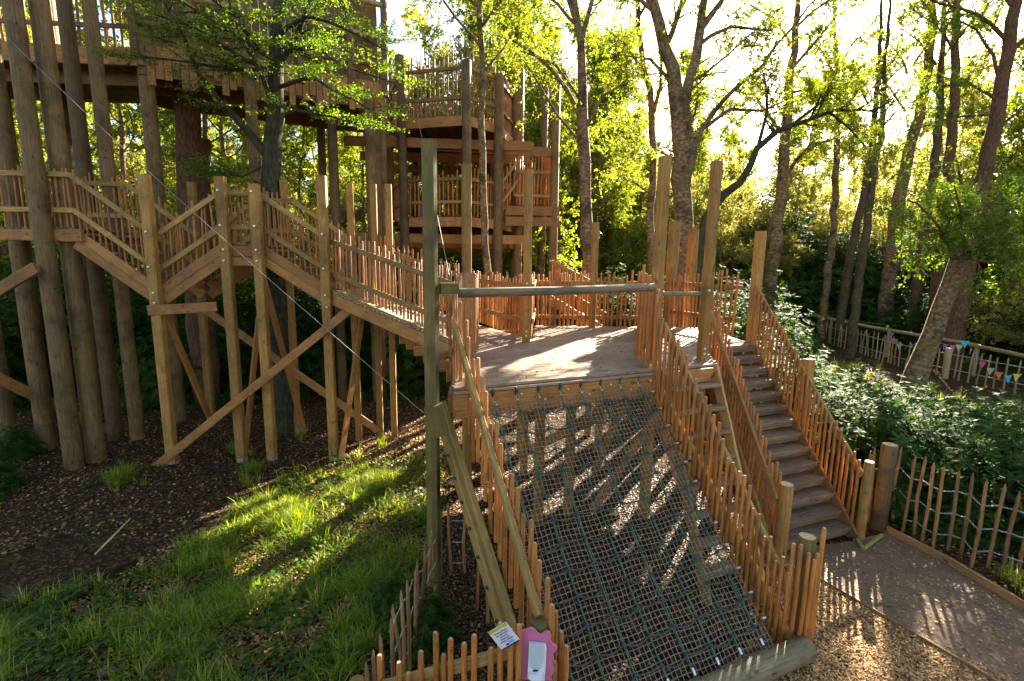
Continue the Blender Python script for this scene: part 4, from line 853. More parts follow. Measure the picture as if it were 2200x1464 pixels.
# pole rail fence, palings and bunting at the right
RFN = thing('pole_fence', 'low fence of long round poles running past the leaning tree', 'fence', V(17.3, 22, 0))
fx = lambda y: 17.3-.012*(y-22)**2*.3
pts = [at(1692, 672, 30), at(1905, 713, 23.5), at(1992, 746, 20.), at(2075, 752, 18.5), at(2230, 775, 16.)]
prs2 = [((1692, 672), (1780, 682), 29.5, 26), ((1775, 684), (1915, 712), 26, 22.5), ((1893, 707), (2107, 744), 22.5, 18.6), ((2085, 741), (2230, 772), 18.6, 16.2)]
for a_, b_, ya, yb in prs2:
    p, q = at(*a_, ya), at(*b_, yb); rpart('pole', [p, (p+q)/2+UP*.01, q], .075, m_bpole, RFN, 12)
    for s in (.08, .95): z = p+(q-p)*s; rpart('post', [V(z[0], z[1]-.1, 0), V(z[0], z[1]-.1, z[2]+.05)], .07, m_bpole, RFN, 10)
PG = thing('paling_fence', 'long chestnut paling fence in front of the round pole fence with bunting', 'fence', V(15.5, 20, 0))
pa1 = [at(1745, 745, 27.), at(1845, 760, 23.), at(1930, 790, 20.), at(2060, 815, 17.6), at(2250, 850, 15.)]
for p in pa1: p[2] = 0
for a_, b_ in zip(pa1[:-1], pa1[1:]):
    L = np.linalg.norm(b_-a_); k_ = int(L/.27)
    for i in range(k_): q = a_+(b_-a_)*i/k_; paling(PG, V(q[0]+rng.normal()*.03, q[1], 0), 1.12+rng.normal()*.06, (rng.normal()*.05, 0), r=.028, m=m_bpole)
for hgt in (.35, .9): wire(PG, [p+UP*hgt for p in pa1], .007)
for (x, y, Yd) in ((1834, 710, 22.5), (2040, 748, 17.9), (1840, 712, 24)): q = at(x, y, Yd); rpart('post', [V(q[0], q[1], 0), q], .1, m_bpole, PG, 12)
BN = thing('bunting', 'string of small coloured triangular pennants along the pole fence', 'bunting', V(15.5, 18.5, 1))
fcol = [(.85, .22, .03), (.05, .45, .75), (.25, .1, .5), (.75, .1, .25), (.45, .62, .3), (.7, .6, .1)]; fm = [plain('pennant_cloth_%d' % i, c_, .8) for i, c_ in enumerate(fcol)]
fl = [((1701, 682), 0, 29), ((1765, 685), 0, 26), ((1907, 705), 5, 22.2), ((1914, 722), 2, 21.8), ((1922, 735), 3, 21.4), ((1932, 745), 4, 21), ((1946, 750), 0, 20.6), ((1958, 747), 1, 20.3), ((2015, 744), 4, 18.6), ((2031, 748), 2, 18.5), ((2046, 750), 3, 18.4), ((2061, 748), 4, 18.3), ((2072, 740), 1, 18.2), ((2086, 756), 5, 18), ((2095, 768), 2, 17.6), ((2110, 785), 3, 17.2), ((2128, 799), 4, 16.8), ((2145, 808), 0, 16.4), ((2165, 815), 1, 16), ((2185, 812), 5, 15.8)]
sp_ = []
for (x, y), ci, Yd in fl:
    q = at(x, y, Yd-.25); s_ = .125; w_ = V(rng.normal()*.4, -1, rng.normal()*.15); w_ = nrm(np.cross(w_, UP)); tl = q-w_*s_+UP*s_; tr_ = q+w_*s_+UP*s_; bt_ = q-UP*s_*1.1+V(0, rng.normal()*.05, 0)
    me = bpy.data.meshes.new('pennant'); base = ROOT(BN); th_ = V(0, .004, 0); me.from_pydata([tuple(Vector(v)-base) for v in (tl, tr_, bt_, tl+th_, tr_+th_, bt_+th_)], [], [(0, 1, 2), (5, 4, 3), (0, 3, 4, 1), (1, 4, 5, 2), (2, 5, 3, 0)]); me.materials.append(fm[ci]); o = bpy.data.objects.new('pennant', me); COL.objects.link(o); o.parent = BN; sp_.append(q+UP*s_)
b = MB(); b.tube(sp_, .008, 5); b.build('string', m_wire, BN)
# path edging boards
b = MB(); e_ = [p.copy() for p in pr_[1:]]
for a_, c__ in zip(e_[:-1], e_[1:]): b.beam(a_+UP*.05, c__+UP*.05, .045, .13, bev=.008)
tag(b.build('path_edging', m_pale), 'timber edging board between the grit path and the paling fence', 'edging')
b = MB(); b.beam(pl[0]+UP*.02, pl[2]+UP*.02, .025, .06); b.beam(pl[2]+UP*.02, pl[3]+UP*.02, .025, .06)
tag(b.build('path_edging', m_pale), 'thin timber edging strip between the grit path and the woodchips', 'edging')
q = gp(1855, 1180, .03); b = MB(); b.tube([q, gp(1842, 1160, .06)], .03, 8); b.tube([q, gp(1895, 1150, .04)], .03, 8); tag(b.build('loose_stake', m_bpole), 'pair of loose wooden stakes lying by the foot of the stairs', 'stake')
b = MB(); b.tube([gp(203, 1192, -.22), gp(240, 1155, -.1), gp(280, 1114, -.05)], [.012, .015, .010], 7); tag(b.build('fallen_stick', m_bpole), 'long pale stick sticking out of the dark leaf litter by the puddle', 'stick')
q = gp(766, 1462, .45); b = MB(); b.tube([V(q[0], q[1], 0), q], .07, 14, cham=.01); tag(b.build('timber_stump_post', m_post), 'short round post top at the bottom edge, left of the front fence', 'post')
m_rock = plain('dark_stone', (.09, .07, .06), .9, var=.4, sc=9); q = gp(228, 1450, -.28)
b = MB(); b.tube([q-V(.09, 0, 0), q-V(.05, 0, -.03), q+V(0, 0, .04), q+V(.06, .02, .02), q+V(.1, .02, 0)], [.02, .055, .065, .05, .02], 9, wob=.35); tag(b.build('stone', m_rock), 'dark round stone half hidden in the grass at bottom left', 'stone')

# ================================================================== trees and bushes
def rdir(d, ang):
    """random direction at about `ang` radians from d"""
    r = nrm(rng.normal(size=3)); r = nrm(r-d*(r@d)); return d*math.cos(ang)+r*math.sin(ang)
class Tree:
    def __init__(s, leaf=.055, nl=12, tw=.45, wig=.18, trop=.05, flat=0., wr=.7): s.tb = MB(); s.P = []; s.D = []; s.leaf = leaf; s.nl = nl; s.tw = tw; s.wig = wig; s.trop = trop; s.flat = flat; s.wr = wr
    def br(s, p, d, L, r, lvl, kids):
        n = 3 if lvl == 0 else 5; pts = [np.array(p, float)]; d = nrm(d)
        for i in range(n):
            d = d+rng.normal(size=3)*s.wig+UP*s.trop*(1 if lvl else -.3)
            if s.flat: d = d*V(1, 1, 1-s.flat)
            d = nrm(d); pts.append(pts[-1]+d*L/n)
        pts = np.array(pts); s.tb.tube(pts, np.linspace(r, max(r*.3, .0015), len(pts)), 3 if lvl == 0 else (4 if r < .02 else 6), caps=False)
        s.fill(pts, r, lvl, kids, L)
    def fill(s, pts, r, lvl, kids, L, f0=.2):
        K = len(pts)-1
        if lvl == 0:
            n = s.nl; f = rng.random(n)*K; i = np.minimum(f.astype(int), K-1); t_ = (f-i)[:, None]; d = nrm(pts[-1]-pts[0])
            s.P.append(pts[i]*(1-t_)+pts[i+1]*t_+rng.normal(size=(n, 3))*.02); s.D.append(d*.7+rng.normal(size=(n, 3))*V(.6, .6, .6*(1-s.flat*.7))-UP*.25); return
        for k in range(kids[0]):
            f = (f0+(1-f0)*(k+rng.random())/kids[0])*K; i = min(int(f), K-1); p = pts[i]+(pts[i+1]-pts[i])*(f-i); d = nrm(pts[i+1]-pts[i])
            nd = rdir(d, rng.uniform(.6, 1.15))
            if s.flat: nd = nrm(nd*V(1, 1, 1-s.flat))
            l_ = s.tw*rng.uniform(.7, 1.3) if lvl == 1 else L*rng.uniform(.35, .65)
            s.br(p, nd, l_, max(r*.4*(1-f/K*.5), .003), lvl-1, kids[1:])
    def trunk(s, pts, rad, n=12): s.tb.tube(pts, rad, n, caps=True, wob=.10)
    def path(s, ctrl, step=.5, jit=.03):
        c = np.array(ctrl, float); out = []
        for i in range(len(c)-1):
            p0, p1, p2, p3 = c[max(i-1, 0)], c[i], c[i+1], c[min(i+2, len(c)-1)]; k = max(1, int(np.linalg.norm((p2-p1)[:3])/step))
            for j in range(k): t_ = j/k; out.append(.5*((2*p1)+(-p0+p2)*t_+(2*p0-5*p1+4*p2-p3)*t_*t_+(-p0+3*p1-3*p2+p3)*t_**3))
        out.append(c[-1]); out = np.array(out); out[1:-1, :3] += rng.normal(size=(len(out)-2, 3))*jit; return out
    def limb(s, ctrl, lvl=2, kids=(9, 7), L=2., f0=.3):      # ctrl rows: x y z r
        o = s.path(ctrl); s.tb.tube(o[:, :3], np.maximum(o[:, 3], .006), 10 if o[0, 3] > .04 else 6, caps=True, wob=.08)
        if kids: s.fill(o[:, :3], float(o[:, 3].mean())*1.2, lvl, kids, L, f0)
    def make(s, name, label, cat, loc, mb, ml, group=None, tmax=1., local=False):
        T = thing(name, label, cat, (0, 0, 0) if local else loc, group); s.tb.build('trunk', mb, T)
        if s.P:
            P = np.concatenate(s.P); D = np.concatenate(s.D); n = len(P); R = rng.normal(size=(n, 3))*V(1, 1, 1)+UP*(.6+s.flat*2)
            cl = np.repeat(rng.random(n//s.nl+1), s.nl)[:n]
            quads('crown', leaves_at(P, D, np.full(n, s.leaf), s.wr, R), ml, T, tint=np.clip(cl*.55+rng.random(n)*.5, 0, 1)*tmax)
        return T
    def nleaf(s): return sum(len(p) for p in s.P)
def px(pts, Yd):       # photo points with radius in photo pixels -> world limb at depth
    out = []
    for q in pts:
        yd = q[3] if len(q) > 3 else Yd; w = at(q[0], q[1], yd); out.append((*w, q[2]/F*yd*.5))
    return out
def rooted(rows, zg=0.):     # continue a traced trunk straight down to the ground
    a = rows[0]; return [(a[0], a[1], zg-.1, a[3]*1.25)]+rows
def dup(root, loc, rz, sc, label=None, group=None):
    r = root.copy(); COL.objects.link(r); r.location = loc; r.rotation_euler = (0, 0, rz); r.scale = (sc, sc, sc)
    if label: r['label'] = label
    if group: r['group'] = group
    for ch in list(root.children): c = ch.copy(); COL.objects.link(c); c.parent = r
    return r
# --- T1: dark smooth-barked tree with flat sprays over the tree house
T = Tree(.042, 22, .5, flat=.6, wig=.14, trop=.0, wr=.75); Yt = 12.2
tr = rooted(px([(584, 392, 36), (583, 300, 36), (590, 200, 30), (600, 60, 26), (604, -120, 20), (600, -420, 14)], Yt), -.3); T.limb(tr, kids=None)
for l_ in ([(575, 335, 20), (530, 280, 15, 12.1), (470, 215, 12, 11.9), (425, 150, 9, 11.6), (395, 80, 6, 11.4), (350, 0, 4, 11.2)], [(598, 150, 14), (640, 60, 10, 12), (690, -60, 8, 11.9)], [(590, 240, 12), (560, 160, 9, 11.6), (520, 90, 7, 11.3), (490, 0, 5, 11)],
           [(592, 190, 9), (650, 170, 7, 11.7), (720, 190, 5, 11.2), (800, 240, 3, 10.8)], [(590, 160, 9), (520, 120, 7, 11.5), (430, 60, 5, 11), (330, 30, 3, 10.6)], [(596, 80, 10), (660, 40, 7, 11.6), (740, 60, 5, 11), (830, 110, 3, 10.6)],
           [(588, 220, 8), (640, 240, 6, 11.6), (710, 250, 4, 11), (770, 270, 2, 10.6)], [(590, 130, 9), (480, 60, 6, 11.3), (370, -10, 4, 10.8)], [(590, 150, 8), (500, 150, 6, 11.4), (400, 130, 4, 10.8), (300, 120, 3, 10.4)], [(590, 100, 8), (680, 110, 6, 11.4), (770, 150, 4, 10.7), (850, 180, 2, 10.3)], [(560, 360, 5), (520, 380, 4, 11.9), (480, 362, 2, 11.6)], [(570, 120, 8), (430, -20, 5, 11.3), (280, -60, 3, 10.6)]):
    T.limb(px(l_, Yt), 2, (13, 7), 1.5, .2)
T.make('beech_tree', 'dark smooth-barked tree in front of the tree house with flat sprays of small leaves', 'tree', tr[0][:3], m_dark, m_leafg)
# --- pine trunk under the tree house
T = Tree(); tr = rooted(px([(408, 410, 46), (404, 300, 46), (402, 205, 45), (400, 100, 42), (400, -200, 38)], 14.5), -.3); T.limb(tr, kids=None); T.make('pine_tree', 'thick reddish-brown pine trunk passing up through the tree house floor', 'tree', tr[0][:3], m_pine, m_leaf)
for (rows, Yd, nm_) in (([(450, 760, 26), (448, 650, 25), (445, 560, 23), (440, 300, 20)], 17, 'dark trunk standing in the shade behind the left stair flights'), ([(602, 800, 34), (600, 620, 32), (598, 540, 30), (590, 400, 26)], 14.5, 'dark trunk in deep shade behind the small walkway landing')):
    T = Tree(); tr = rooted(px(rows, Yd), -.3); T.limb(tr, kids=None); T.make('tree', nm_, 'tree', tr[0][:3], m_pine, m_leaf)
def hero(name, label, rows, Yd, limbs, mb, ml, zg=0., leaf=.052, nl=16, kids=(9, 6), Lk=1.6, tmax=1., tw=.45, f0=.25, trk=None):
    kids = (int(kids[0]*1.5), int(kids[1]*1.3)); T = Tree(leaf, int(nl*(1.6 if name == 'woodland_tree' else (2.4 if name == 'spreading_tree' else (1.5 if name in ('slender_tree', 'forked_tree', 'thin_tree') else 1.9)))), tw); tr = rooted(px(rows, Yd), zg); T.limb(tr, 2, trk, Lk, .75) if trk else T.limb(tr, kids=None)
    for l_ in limbs: T.limb(px(l_, Yd), 2, kids, Lk, f0)
    return T.make(name, label, 'tree', tr[0][:3], mb, ml, tmax=tmax)
hero('slender_tree', 'slender birch leaning in front of the hexagonal tower', [(1052, 600, 16), (1045, 520, 15), (1037, 330, 14), (1032, 200, 13), (1034, 60, 11), (1030, -150, 8)], 13.2,
     [[(1034, 100, 7), (980, 40, 5), (930, -30, 3)], [(1033, 60, 7), (1080, 0, 5), (1100, -80, 3)], [(1034, 160, 5), (1075, 110, 4), (1110, 60, 3)], [(1034, 20, 6), (960, -40, 4), (880, -40, 3)]], m_birch, m_leaf, kids=(6, 5), trk=(4, 4))
hero('forked_tree', 'slim tree forking into two stems in front of the bright gap of sky', [(1262, 640, 30), (1262, 520, 27), (1258, 400, 25), (1253, 290, 24), (1250, 200, 19), (1247, 90, 16), (1236, 0, 14), (1225, -150, 10)], 15.5,
     [[(1254, 290, 11), (1215, 190, 9), (1150, 120, 6), (1060, 60, 4)], [(1262, 270, 8), (1290, 210, 6), (1340, 180, 4)], [(1248, 90, 12), (1270, 20, 9), (1290, -80, 6)], [(1246, 70, 10), (1220, 0, 8), (1200, -90, 5)], [(1250, 220, 6), (1190, 140, 5), (1120, 110, 3)], [(1260, 330, 6), (1200, 250, 5), (1125, 130, 3)], [(1245, 60, 7), (1160, -20, 5), (1080, -40, 3)]], m_birch, m_leaf, kids=(7, 5))
hero('thin_tree', 'thin crooked tree rising between the middle posts of the deck', [(1400, 600, 16), (1398, 480, 15), (1404, 330, 14), (1402, 240, 13), (1378, 150, 11), (1370, 60, 10), (1362, -100, 7)], 17,
     [[(1404, 240, 9), (1418, 180, 7), (1420, 110, 5)], [(1378, 150, 7), (1350, 100, 5), (1300, 60, 3)], [(1370, 40, 6), (1400, -30, 4)], [(1400, 420, 4), (1350, 380, 3), (1320, 330, 2)]], m_birch, m_leaf, kids=(7, 6))
hero('spreading_tree', 'large double-stemmed tree behind the tall posts with wide arching boughs', [(1470, 640, 42), (1467, 520, 39), (1465, 420, 37), (1462, 300, 34), (1452, 200, 29), (1430, 100, 23), (1400, 0, 19), (1370, -150, 13)], 16,
     [[(1468, 420, 26), (1485, 330, 24), (1470, 230, 22), (1495, 130, 20), (1510, 20, 16), (1530, -100, 10)], [(1490, 312, 12), (1560, 210, 9), (1640, 140, 7), (1700, 60, 5), (1770, -20, 3)], [(1500, 280, 9), (1570, 240, 7), (1640, 235, 5), (1700, 210, 3)], [(1508, 60, 14), (1550, 0, 10), (1600, -80, 6)], [(1430, 100, 12), (1460, 20, 9), (1490, -80, 6)], [(1498, 100, 9), (1570, 60, 6), (1660, 66, 4)], [(1450, 190, 8), (1400, 130, 5), (1340, 120, 3)], [(1410, 30, 9), (1350, -20, 6), (1290, -60, 4)], [(1462, 350, 5), (1400, 320, 4), (1350, 330, 2)], [(1500, 170, 6), (1560, 120, 4), (1630, 60, 3)]], m_birch, m_leaf, kids=(8, 6), Lk=1.8)
hero('arching_tree', 'dark mossy tree arching to the right from behind the right-hand tall post', [(1500, 560, 22), (1520, 470, 20), (1555, 420, 17), (1595, 395, 15), (1625, 320, 13), (1670, 280, 11), (1730, 260, 8), (1790, 240, 7), (1850, 235, 4), (1905, 245, 2)], 15,
     [[(1630, 310, 8), (1650, 240, 6), (1640, 160, 4)], [(1700, 270, 7), (1760, 220, 5), (1800, 150, 3)], [(1780, 240, 6), (1830, 280, 4), (1870, 330, 2)], [(1740, 258, 5), (1770, 200, 4), (1840, 170, 2)]], m_dark, m_leaf, kids=(10, 7), trk=(8, 6))
hero('birch_tree', 'patchy-barked birch trunk rising just right of the rear stair post', [(1655, 640, 26), (1665, 520, 24), (1680, 420, 22), (1688, 300, 20), (1700, 150, 15), (1715, 0, 10)], 19,
     [[(1705, 110, 6), (1660, 40, 4), (1610, 10, 3)], [(1710, 60, 6), (1780, 0, 4), (1850, -20, 3)], [(1698, 200, 5), (1770, 190, 4), (1830, 220, 2)], [(1690, 380, 8), (1740, 310, 6), (1790, 300, 3)], [(1688, 300, 8), (1640, 230, 5), (1600, 180, 3)], [(1700, 150, 7), (1760, 80, 5), (1800, 30, 3)]], m_birch, m_leaf, kids=(8, 6), leaf=.06)
for i, (rows, Yd, lab_) in enumerate((([(1775, 620, 15), (1792, 480, 13), (1797, 330, 12), (1800, 200, 9), (1790, 0, 6)], 26, 'thin birch, first to the right of the patchy-barked birch'),
     ([(1815, 620, 16), (1840, 480, 15), (1868, 360, 14), (1880, 250, 11), (1890, 100, 7), (1896, -90, 3)], 25, 'slender dark tree leaning right, left one of a close pair'),
     ([(1840, 640, 17), (1855, 540, 16), (1875, 380, 14), (1895, 270, 11), (1905, 120, 7), (1918, -80, 3)], 22, 'slender dark tree leaning right, right one of a close pair'),
     ([(1920, 520, 26), (1930, 430, 24), (1955, 320, 20), (1985, 200, 18), (2000, 60, 14), (2010, -100, 9)], 26, 'pale-barked birch leaning gently right among the bushes'),
     ([(1995, 440, 18), (2010, 340, 16), (2020, 220, 14), (2025, 100, 9), (2032, -90, 4)], 24, 'thin dark tree left of the reddish trunk at right'),
     ([(2035, 470, 20), (2040, 330, 18), (2052, 200, 16), (2055, 60, 12), (2060, -100, 8)], 23, 'straight reddish tree left of the leaning trunk at the right edge'))):
    tw_ = rows[2]; hero('woodland_tree', lab_, rows, Yd, [[(tw_[0]+dx_*.2, rows[3][1]+dy_+20, 5), (tw_[0]+dx_, rows[3][1]+dy_-30, 3), (tw_[0]+dx_*2, rows[3][1]+dy_-60, 2)] for dx_, dy_ in ((-45, 20), (50, 0), (-30, -60), (40, -80))], m_brown if i in (1, 2, 4) else (m_pine if i == 5 else m_birch), m_leaf, leaf=.065, kids=(7, 5) if i in (1, 2, 3) else (9, 7), trk=(3, 4) if i in (1, 2, 3) else (7, 5))
hero('leaning_tree', 'stout reddish-patched trunk leaning right near the upper right edge', [(2085, 520, 30), (2098, 430, 28), (2125, 330, 26), (2150, 200, 24), (2170, 80, 21), (2195, -60, 16)], 20.,
     [[(2150, 200, 8), (2135, 120, 6), (2100, 60, 4), (2040, 40, 3)], [(2160, 120, 12), (2230, 60, 8), (2300, 0, 5)], [(2150, 220, 7), (2080, 180, 5), (1990, 190, 3)], [(2168, 90, 9), (2100, 30, 6), (2000, 0, 4)], [(2140, 280, 6), (2200, 230, 4), (2260, 220, 3)], [(2180, 20, 9), (2120, -50, 6), (2050, -80, 4)], [(2145, 250, 5), (2060, 250, 4), (1960, 280, 2)]], m_pine, m_leafg, kids=(8, 6), leaf=.055)
hero('leaning_birch', 'leaning mossy birch trunk with a low leafy crown beside the bunting', [(1968, 800, 44), (2000, 720, 37), (2040, 600, 31), (2062, 545, 27), (2085, 480, 17)], 12.8,
     [[(2062, 560, 8), (2000, 540, 6, 12.4), (1940, 540, 3, 12.2)], [(2065, 550, 8), (2140, 520, 6, 12), (2210, 540, 4, 11.5)], [(2070, 530, 9), (2060, 450, 6, 12), (2050, 400, 3, 11.6)], [(2066, 550, 8), (2000, 470, 5, 12), (1950, 430, 3, 11.6)],
     [(2070, 560, 16), (2120, 520, 12, 12.4), (2200, 500, 8, 12), (2300, 480, 4, 11.6)], [(2065, 560, 14), (2020, 500, 10, 12.4), (1950, 490, 4, 12.2)], [(2070, 540, 12), (2100, 470, 8, 12.2), (2150, 420, 5, 12)], [(2066, 550, 10), (2110, 560, 7, 12), (2180, 570, 4, 11.4)], [(2070, 540, 10), (2040, 470, 7, 12.4), (2010, 440, 4, 12.2)], [(2080, 500, 10), (2170, 440, 6, 12.4), (2260, 400, 4, 12)]], m_birch, m_leafg, kids=(8, 6), leaf=.055, Lk=1.4, nl=11)
# --- background woodland: a few trees, copied
def woodtree(h, r, leaf, nl, kids, mb, ml, cb=.25, nlimb=16, lean=.4, ll=2.6, stems=1):
    T = Tree(leaf, nl, .6)
    for s_ in range(stems):
        a = rng.random()*6.28; ln_ = V(math.cos(a), math.sin(a), 0)*lean*(1 if stems == 1 else 2.2); ctrl = [(0+.15*s_, 0, -.2, r)]+[(*(ln_*f*f*h/8+rng.normal(size=3)*.12*V(1, 1, 0)+UP*h*f), r*(1-f*.8)) for f in (.25, .5, .75, 1)]
        o = T.path(ctrl, .8); T.tb.tube(o[:, :3], o[:, 3], 8, wob=.1)
        for k in range(nlimb//stems):
            f = cb+(1-cb)*(k+.5)/(nlimb//stems); q = o[min(int(f*(len(o)-1)), len(o)-1)]; a = k*2.4+rng.random(); l_ = ll*(1.15-f*.75)*rng.uniform(.7, 1.2)
            T.br(q[:3], V(math.cos(a), math.sin(a), .55), l_, q[3]*.4, 2, kids)
    return T.make('woodland_tree', 'background tree', 'tree', (0, 0, 0), mb, ml, local=True)
protos = [woodtree(15, .12, .09, 34, (8, 6), m_birch, m_leaf, .15, 26), woodtree(12, .09, .085, 34, (8, 6), m_brown, m_leafy, .1, 26, 1.), woodtree(17, .14, .10, 32, (8, 6), m_pine, m_leaf, .25, 26), woodtree(9, .05, .075, 28, (7, 6), m_birch, m_leafy, .08, 24, .6, 2.2, 3), woodtree(6.5, .04, .07, 28, (7, 6), m_brown, m_leafy, .08, 24, .6, 1.8, 3)]
spots = []; r2 = np.random.default_rng(4)
HT = {0: 16.5, 1: 13.5, 2: 18.5, 3: 10, 4: 7.5}
def put(k, x, y, sc=1.):
    sc *= r2.uniform(.88, 1.12)
    for (ox, oy) in ((3, 5.5), (-2.5, 6.5), (5.5, 5.), (9, 9), (-2.2, 10), (-4, 8)):     # glade open towards the sun
        a = math.degrees(math.atan2(x-ox, y-oy)); D_ = math.hypot(x-ox, y-oy)
        if 26 < a < 39 and HT[k]*sc > math.tan(math.radians(23.5))*D_+1.:
            if D_ < 24 or (x > 12 and y < 34): return
            k = 3; sc = min(1., (math.tan(math.radians(22))*D_+1)/HT[k])
    spots.append((k, x, y, sc))
def bnd(n, az0, az1, y0, y1, ks, sc=1.):
    for i in range(n):
        a = math.radians(az0+(az1-az0)*(i+r2.random())/n); yy = r2.uniform(y0, y1); put(ks[r2.integers(len(ks))], math.tan(a)*yy, yy, sc)
bnd(6, -52, -26, 19, 24, (0, 0), 1.2); bnd(13, -50, -8, 24, 34, (0, 1, 3)); bnd(16, -50, -6, 30, 50, (0, 1, 2)); bnd(6, -48, -10, 20, 25, (4, 4), .9)
bnd(9, -7, 27, 27, 40, (1, 1, 3), .95); bnd(6, -4, 22, 27, 36, (0, 0), 1.1); bnd(9, -3, 19, 25, 36, (0, 1, 0), 1.2); bnd(5, 41, 50, 24, 34, (0, 1), 1.15); bnd(12, 16, 40, 52, 72, (0, 2, 1), 1.45); bnd(8, -9, 3, 22, 32, (0, 1), 1.05); bnd(7, 6, 24, 32, 46, (0, 1, 2), .95); bnd(12, -6, 26, 38, 62, (1, 3, 0), .95); bnd(10, 2, 26, 28, 38, (4, 3, 4), .9)
bnd(8, 24, 34, 34, 55, (3, 1, 3), .9); bnd(16, 34, 52, 22, 40, (0, 1, 2, 3), .95); bnd(14, 22, 52, 30, 44, (3, 4, 1), 1.); bnd(8, 34, 52, 42, 60, (2, 0, 1), 1.)
bnd(40, -52, 52, 60, 95, (0, 1, 2), 1.05); bnd(26, -52, 52, 50, 70, (3, 4), 1.3)
GR = {0: ('tall slender birch in the sunlit woodland behind the play structures', 'birches in the background woodland'), 1: ('leafy brown-barked tree in the sunlit woodland behind the play structures', 'brown-barked trees in the background woodland'), 2: ('tall reddish-trunked tree in the woodland behind the play structures', 'tall red-trunked trees in the background woodland'), 3: ('multi-stemmed yellowing tree in the sunlit woodland behind', 'yellowing multi-stemmed trees in the background'), 4: ('small yellowing sapling thicket in the sunlit woodland behind', 'yellowing saplings in the background')}
SECT = ((220, 'seen between the log posts at far left'), (480, 'behind the left stair flights'), (760, 'under the tree house floor'), (1120, 'behind the hexagonal tower'), (1420, 'between the tower and the tall deck posts'), (1640, 'behind the tall deck posts'), (1900, 'right of the tall deck posts'), (9999, 'at the right side beyond the bushes'))
def where(x, y):
    xx = CX+F*x/max(y, 1); w_ = [t_ for lim, t_ in SECT if xx < lim][0]; return w_
def dist(y): return 'nearest' if y < 24 else ('middle-distance' if y < 36 else ('far' if y < 55 else 'farthest'))
GK = {0: 'tall slender birch', 1: 'leafy brown-barked tree', 2: 'tall reddish-trunked tree', 3: 'multi-stemmed yellowing tree', 4: 'yellowing sapling thicket'}
spots += [(4, 20.5, 18.5, 1.), (4, 21.5, 21, 1.)]
used = set()
for k, x, y, sc in spots:
    z = float(gz(x, y)); rz = r2.random()*6.28; GR[k] = (dist(y)+' '+GK[k]+' '+where(x, y), dist(y)+' '+GK[k]+('es ' if k == 0 else 's ')+where(x, y))
    if k not in used:
        used.add(k); p = protos[k]; p.location = (x, y, z); p.rotation_euler = (0, 0, rz); p.scale = (sc,)*3; p['label'] = GR[k][0]; p['group'] = GR[k][1]
    else: dup(protos[k], (x, y, z), rz, sc, GR[k][0], GR[k][1])
# --- rhododendron-like bushes
def bush(R, H, nw, ll, ml=None):
    T = thing('evergreen_bush', 'bush', 'bush', (0, 0, 0)); th = np.arccos(rng.uniform(-.15, 1, nw)); ph = rng.random(nw)*6.283
    dirs = np.stack([np.sin(th)*np.cos(ph), np.sin(th)*np.sin(ph), np.cos(th)], 1)
    lump = 1+.16*np.sin(ph*3+1)*np.sin(th*4)+.12*np.sin(ph*5+th*7)+.10*np.sin(ph*9-th*11)
    rad = lump*(1-.38*rng.random(nw)**2); C = dirs*V(R, R, H)*rad[:, None]; C[:, 2] = np.maximum(C[:, 2], .05)
    nL = 8; ax = dirs*.6+UP*.7+rng.normal(size=(nw, 3))*.25; ax /= np.linalg.norm(ax, axis=1)[:, None]
    a1 = np.cross(ax, unit(nw)); a1 /= np.linalg.norm(a1, axis=1)[:, None]; a2 = np.cross(ax, a1); Ps, Ds, Ns, Tt = [], [], [], []
    tb = rng.random(nw)
    for k in range(nL):
        a = k*2*math.pi/nL+rng.normal(size=nw)*.2; rd = a1*np.cos(a)[:, None]+a2*np.sin(a)[:, None]; up = rng.uniform(-.35, .75, nw)[:, None]
        Ps.append(C+rd*.01); Ds.append(rd+ax*up); Ns.append(ax-rd*up+rng.normal(size=(nw, 3))*.08); Tt.append(np.clip(tb*.6+rng.random(nw)*.42, 0, 1))
    P, D, Nn, tt = map(np.concatenate, (Ps, Ds, Ns, Tt)); Q = leaves_at(P, D, ll*rng.uniform(.6, 1.15, len(P)), .36, Nn)
    quads('foliage', Q, ml or m_rhodo, T, tint=tt); b = MB()
    for k in range(9):
        a = k*.7; e = V(math.cos(a)*R*.7, math.sin(a)*R*.7, H*.75); b.tube([V(math.cos(a)*.1, math.sin(a)*.1, -.1), e*.5+rng.normal(size=3)*.1, e], [.035*R, .02*R, .008], 5, caps=False)
    b.build('stems', m_brown, T); return T
BP = [bush(1.25, 1.75, 900, .165), bush(1.1, 1.5, 740, .155), bush(3.2, 4.2, 4600, .19), bush(2.6, 3.2, 3600, .17)]
bpos = [(0, 6.6, 9.0, .95), (1, 6.3, 10.6, 1.1), (0, 7.6, 7.6, .85), (0, 8.1, 9.0, .85), (1, 9.3, 7.6, .9), (0, 9.6, 9.6, .78), (1, 8.3, 10.9, .85), (0, 7.2, 12.0, 1.), (1, 10.8, 10.6, .8), (0, 11.2, 8.8, .85), (0, 8.6, 6.4, .8), (1, 9.8, 5.6, .85), (1, 8.3, 4.6, .7), (0, 11.4, 6.8, .9), (1, 12.6, 10.2, .75), (1, 6.2, 13.0, 1.25), (0, 7.2, 15.2, 1.35), (1, 5.4, 15.6, 1.3), (0, 12.7, 8.6, .85), (0, 7.0, 8.2, .85), (0, 9.0, 12.8, .75), (1, 10.2, 8.4, .85), (1, 7.4, 10.2, .8), (1, 8.9, 8.4, .85), (0, 9.6, 11.4, .7)]
